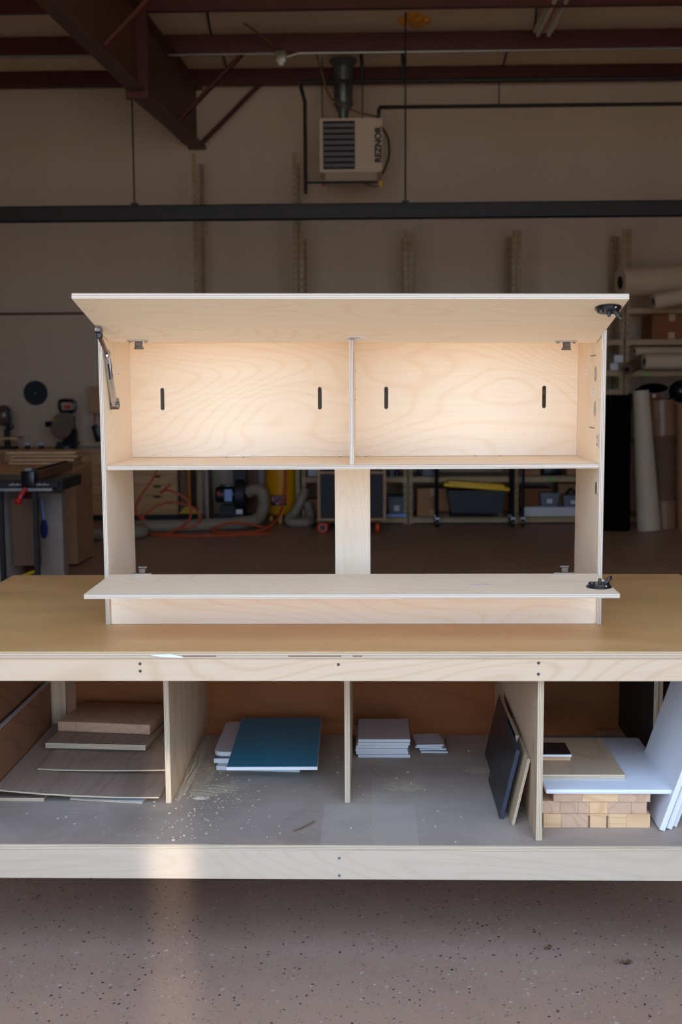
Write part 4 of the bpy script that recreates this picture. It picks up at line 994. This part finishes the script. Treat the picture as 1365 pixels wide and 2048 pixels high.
b = B(); b.tube([(-3.46, 13.42, 1.27), (-3.47, 13.42, 1.375), (-3.40, 13.42, 1.39), (-3.305, 13.42, 1.375), (-3.3, 13.42, 1.28), (-3.38, 13.42, 1.26)], .022, 10, 4, True); b.obj('handle', 'black_plastic', mt)
B().lohi((-3.42, 13.405, 1.30), (-3.35, 13.435, 1.335)).obj('trigger', 'red_plastic', mt); B().sphere((-3.54, 13.385, 1.175), .02).obj('badge', 'yellow_tag', mt)
B().lohi((-3.50, 13.39, .832), (-3.47, 13.42, .86)).obj('scale_pointer', 'yellow_tag', mt)
b2_ = thing('router_stand', (-4.1, 13.5, .83), 'dark bench tool on a stand at the counter', 'tool')
B().sphere((-4.13, 13.45, 1.22), .1, (1, 1, 1.25), 14).obj('motor_body', 'saw_metal', b2_); B().lohi((-4.1, 13.4, 1.06), (-4.03, 13.5, 1.12), .01).obj('collet', 'black_plastic', b2_); B().tube([(-4.06, 13.4, 1.3), (-4.03, 13.4, 1.25), (-4.03, 13.4, 1.1)], .012, 8).obj('handle', 'black_plastic', b2_)
B().lohi((-4.13, 13.42, .83), (-4.08, 13.5, 1.07)).obj('column', 'black_steel', b2_); B().lohi((-4.3, 13.38, .945), (-3.96, 13.6, .975)).obj('table', 'butcher_x', b2_); B().lohi((-4.25, 13.4, .83), (-4.02, 13.6, .86)).obj('foot', 'black_steel', b2_)
wc2 = carton('wall_cabinet', (-3.2, 13.7, 1.24), (-2.7, 13.99, 1.545), 'cab_ply', 'small plywood wall box hung above the counter', None)
hb = thing('hand_brush', (-3.04, 13.6, .9), 'black hand brush with a red handle hanging under the wall box', 'brush')
B().cyl((-3.13, 13.68, 1.24), (-3.135, 13.68, 1.1), .012, .009, 8).obj('handle', 'red_plastic', hb); B().box((-3.115, 13.68, 1.0), (.075, .04, .2), (0, R(-14), 0), .012).obj('brush_body', 'black_plastic', hb)
for x, lab in ((-3.86, 'white-capped bottle lid on the dark strip behind the board stack'), (-3.7, 'second small white jar beside the mitre saw')):
    j = thing('small_jar', (x, 13.4, .83), lab, 'jar'); B().lathe([(.001, 0), (.03, 0), (.03, .05), (.001, .05)], (x, 13.42, .83), 14).obj('jar_body', 'black_plastic', j); B().lathe([(.001, .05), (.032, .05), (.032, .075), (.001, .08)], (x, 13.42, .83), 14).obj('cap', 'lens_white', j)
tag(B().lohi((-3.25, 13.38, .831), (-3.0, 13.5, .855), .004).obj('steel_rule', 'alu'), 'flat steel bar lying on the counter by the mitre saw', 'bar')

# table saw with fence, outfeed table, stack of boards
ts = thing('table_saw', (-2.9, 9.0, 0), 'table saw with black top, dark front rail and grey cabinet', 'saw')
B().lohi((-3.9, 8.6, .855), (-2.22, 9.2, .88), .004).obj('table_top', 'cast_iron', ts)
B().lohi((-2.5, 8.62, .80), (-2.195, 9.2, .879)).obj('extension_wing', 'dark_panel', ts)
B().lohi((-3.9, 8.52, .835), (-2.2, 8.57, .868)).obj('front_rail', 'black_steel', ts); B().lohi((-3.9, 8.505, .808), (-2.24, 8.53, .83)).obj('fence_rail', 'alu', ts)
b = B()
for k in range(8): b.lohi((-2.56+k*.012, 8.519, .85), (-2.555+k*.012, 8.5205, .857+.004*(k % 3)))
for k in range(8): b.lohi((-2.36+k*.012, 8.519, .85), (-2.355+k*.012, 8.5205, .857+.004*(k % 3)))
b.obj('scale_print', 'label_white', ts)
fn = B().lohi((-2.415, 8.62, .881), (-2.37, 9.62, .945), .004).obj('fence', 'brown_panel', ts); B().lohi((-2.47, 8.5, .83), (-2.37, 8.64, .955), .006).obj('fence_clamp', 'black_plastic', ts)
B().lohi((-2.43, 8.7, .946), (-2.405, 9.6, .957)).obj('fence_track', 'black_steel', ts); B().lohi((-2.45, 8.55, .956), (-2.40, 8.63, .972)).obj('fence_knob', 'alu', ts)
B().tube([(-2.43, 8.49, .83), (-2.46, 8.46, .78), (-2.475, 8.45, .745)], .018, 8).sphere((-2.478, 8.45, .74), .028).obj('lock_lever', 'red_plastic', ts)
B().lohi((-3.6, 8.7, .06), (-2.69, 9.25, .80), .006).obj('cabinet_body', 'saw_grey', ts)
B().lathe([(.001, -.003), (.05, -.003), (.05, .003), (.001, .003)], (-2.72, 8.698, .36), 24, 'y').obj('dust_port', 'dark_void', ts)
B().lohi((-2.68, 8.6, .0), (-2.645, 8.64, .8)).obj('leg', 'black_steel', ts); B().lohi((-2.42, 8.6, .0), (-2.385, 8.64, .8)).obj('leg', 'black_steel', ts); B().lohi((-3.6, 8.7, 0), (-2.69, 9.25, .06)).obj('mobile_base', 'yellow_tag', ts)
B().cyl((-2.68, 8.62, .1), (-2.40, 8.62, .2), .012, None, 8).obj('base_bar', 'yellow_tag', ts)
B().lohi((-2.66, 8.85, .2), (-2.44, 8.87, .72)).obj('storage_panel', 'brown_panel', ts)
ot = thing('outfeed_table', (-3.0, 10.2, 0), 'plywood outfeed table behind the table saw', 'table')
B().lohi((-4.2, 9.3, .845), (-2.46, 10.68, .875)).obj('table_top', 'drawer_ply', ot)
B().lohi((-2.72, 9.85, 0), (-2.60, 10.66, .845)).obj('side_panel', 'cab_ply', ot); B().lohi((-4.2, 10.64, 0), (-2.46, 10.66, .845)).obj('rear_panel', 'cab_ply', ot)
B().lohi((-2.60, 10.05, .02), (-2.46, 10.64, .845)).obj('end_box', 'cab_ply', ot)
for x in (-4.15, ): B().lohi((x, 9.4, 0), (x+.08, 9.48, .845)).obj('leg', 'cab_ply', ot)
GS = 'boards stacked on the outfeed table'
for k, (x0, x1, y0, mat) in enumerate(((-3.1, -2.54, 10.25, 'butcher_x'), (-3.08, -2.52, 10.22, 'butcher_x'), (-3.09, -2.48, 10.26, 'butcher_x'), (-3.11, -2.5, 10.22, 'butcher_x'))):
    b = B(); b.box(((x0+x1)/2, y0+.18, .875+.0155+k*.031), (x1-x0, .36, .0245), (0, 0, R((-1, 2, -2, 1)[k])), .004)
    tag(b.obj('stacked_board', mat), 'rough brown board, %s of the stack on the outfeed table' % ('bottom', 'second from the bottom', 'second from the top', 'top')[k], 'board', GS)
tag(B().tube([(-3.08, 9.7, .885), (-3.0, 9.72, .885)], .01, 8, 0).sphere((-3.1, 9.7, .9), .022).obj('push_stick', 'orange_plastic'), 'orange knob-ended push stick on the outfeed table', 'stick')
tag(B().lohi((-2.575, 9.15, .0), (-2.345, 9.3, .735), .004).obj('pale_bin', 'white_paint'), 'tall pale panel box standing under the saw wing', 'bin')
bb_ = thing('bench_brush', (-2.5, 9.13, .37), 'blue bench brush hanging on the pale panel box', 'brush')
B().tube([(-2.502, 9.135, .685), (-2.495, 9.132, .6), (-2.488, 9.132, .52)], .011, 8).obj('handle', 'blue_pale', bb_); B().sphere((-2.487, 9.13, .45), .03, (1, .6, 2.7), 12).obj('bristles', 'blue_bristle', bb_)
tag(B().lohi((-2.59, 8.95, .25), (-2.575, 8.97, .72)).obj('blue_strip', 'blue_plastic'), 'thin blue strip hanging under the saw rail', 'strip')
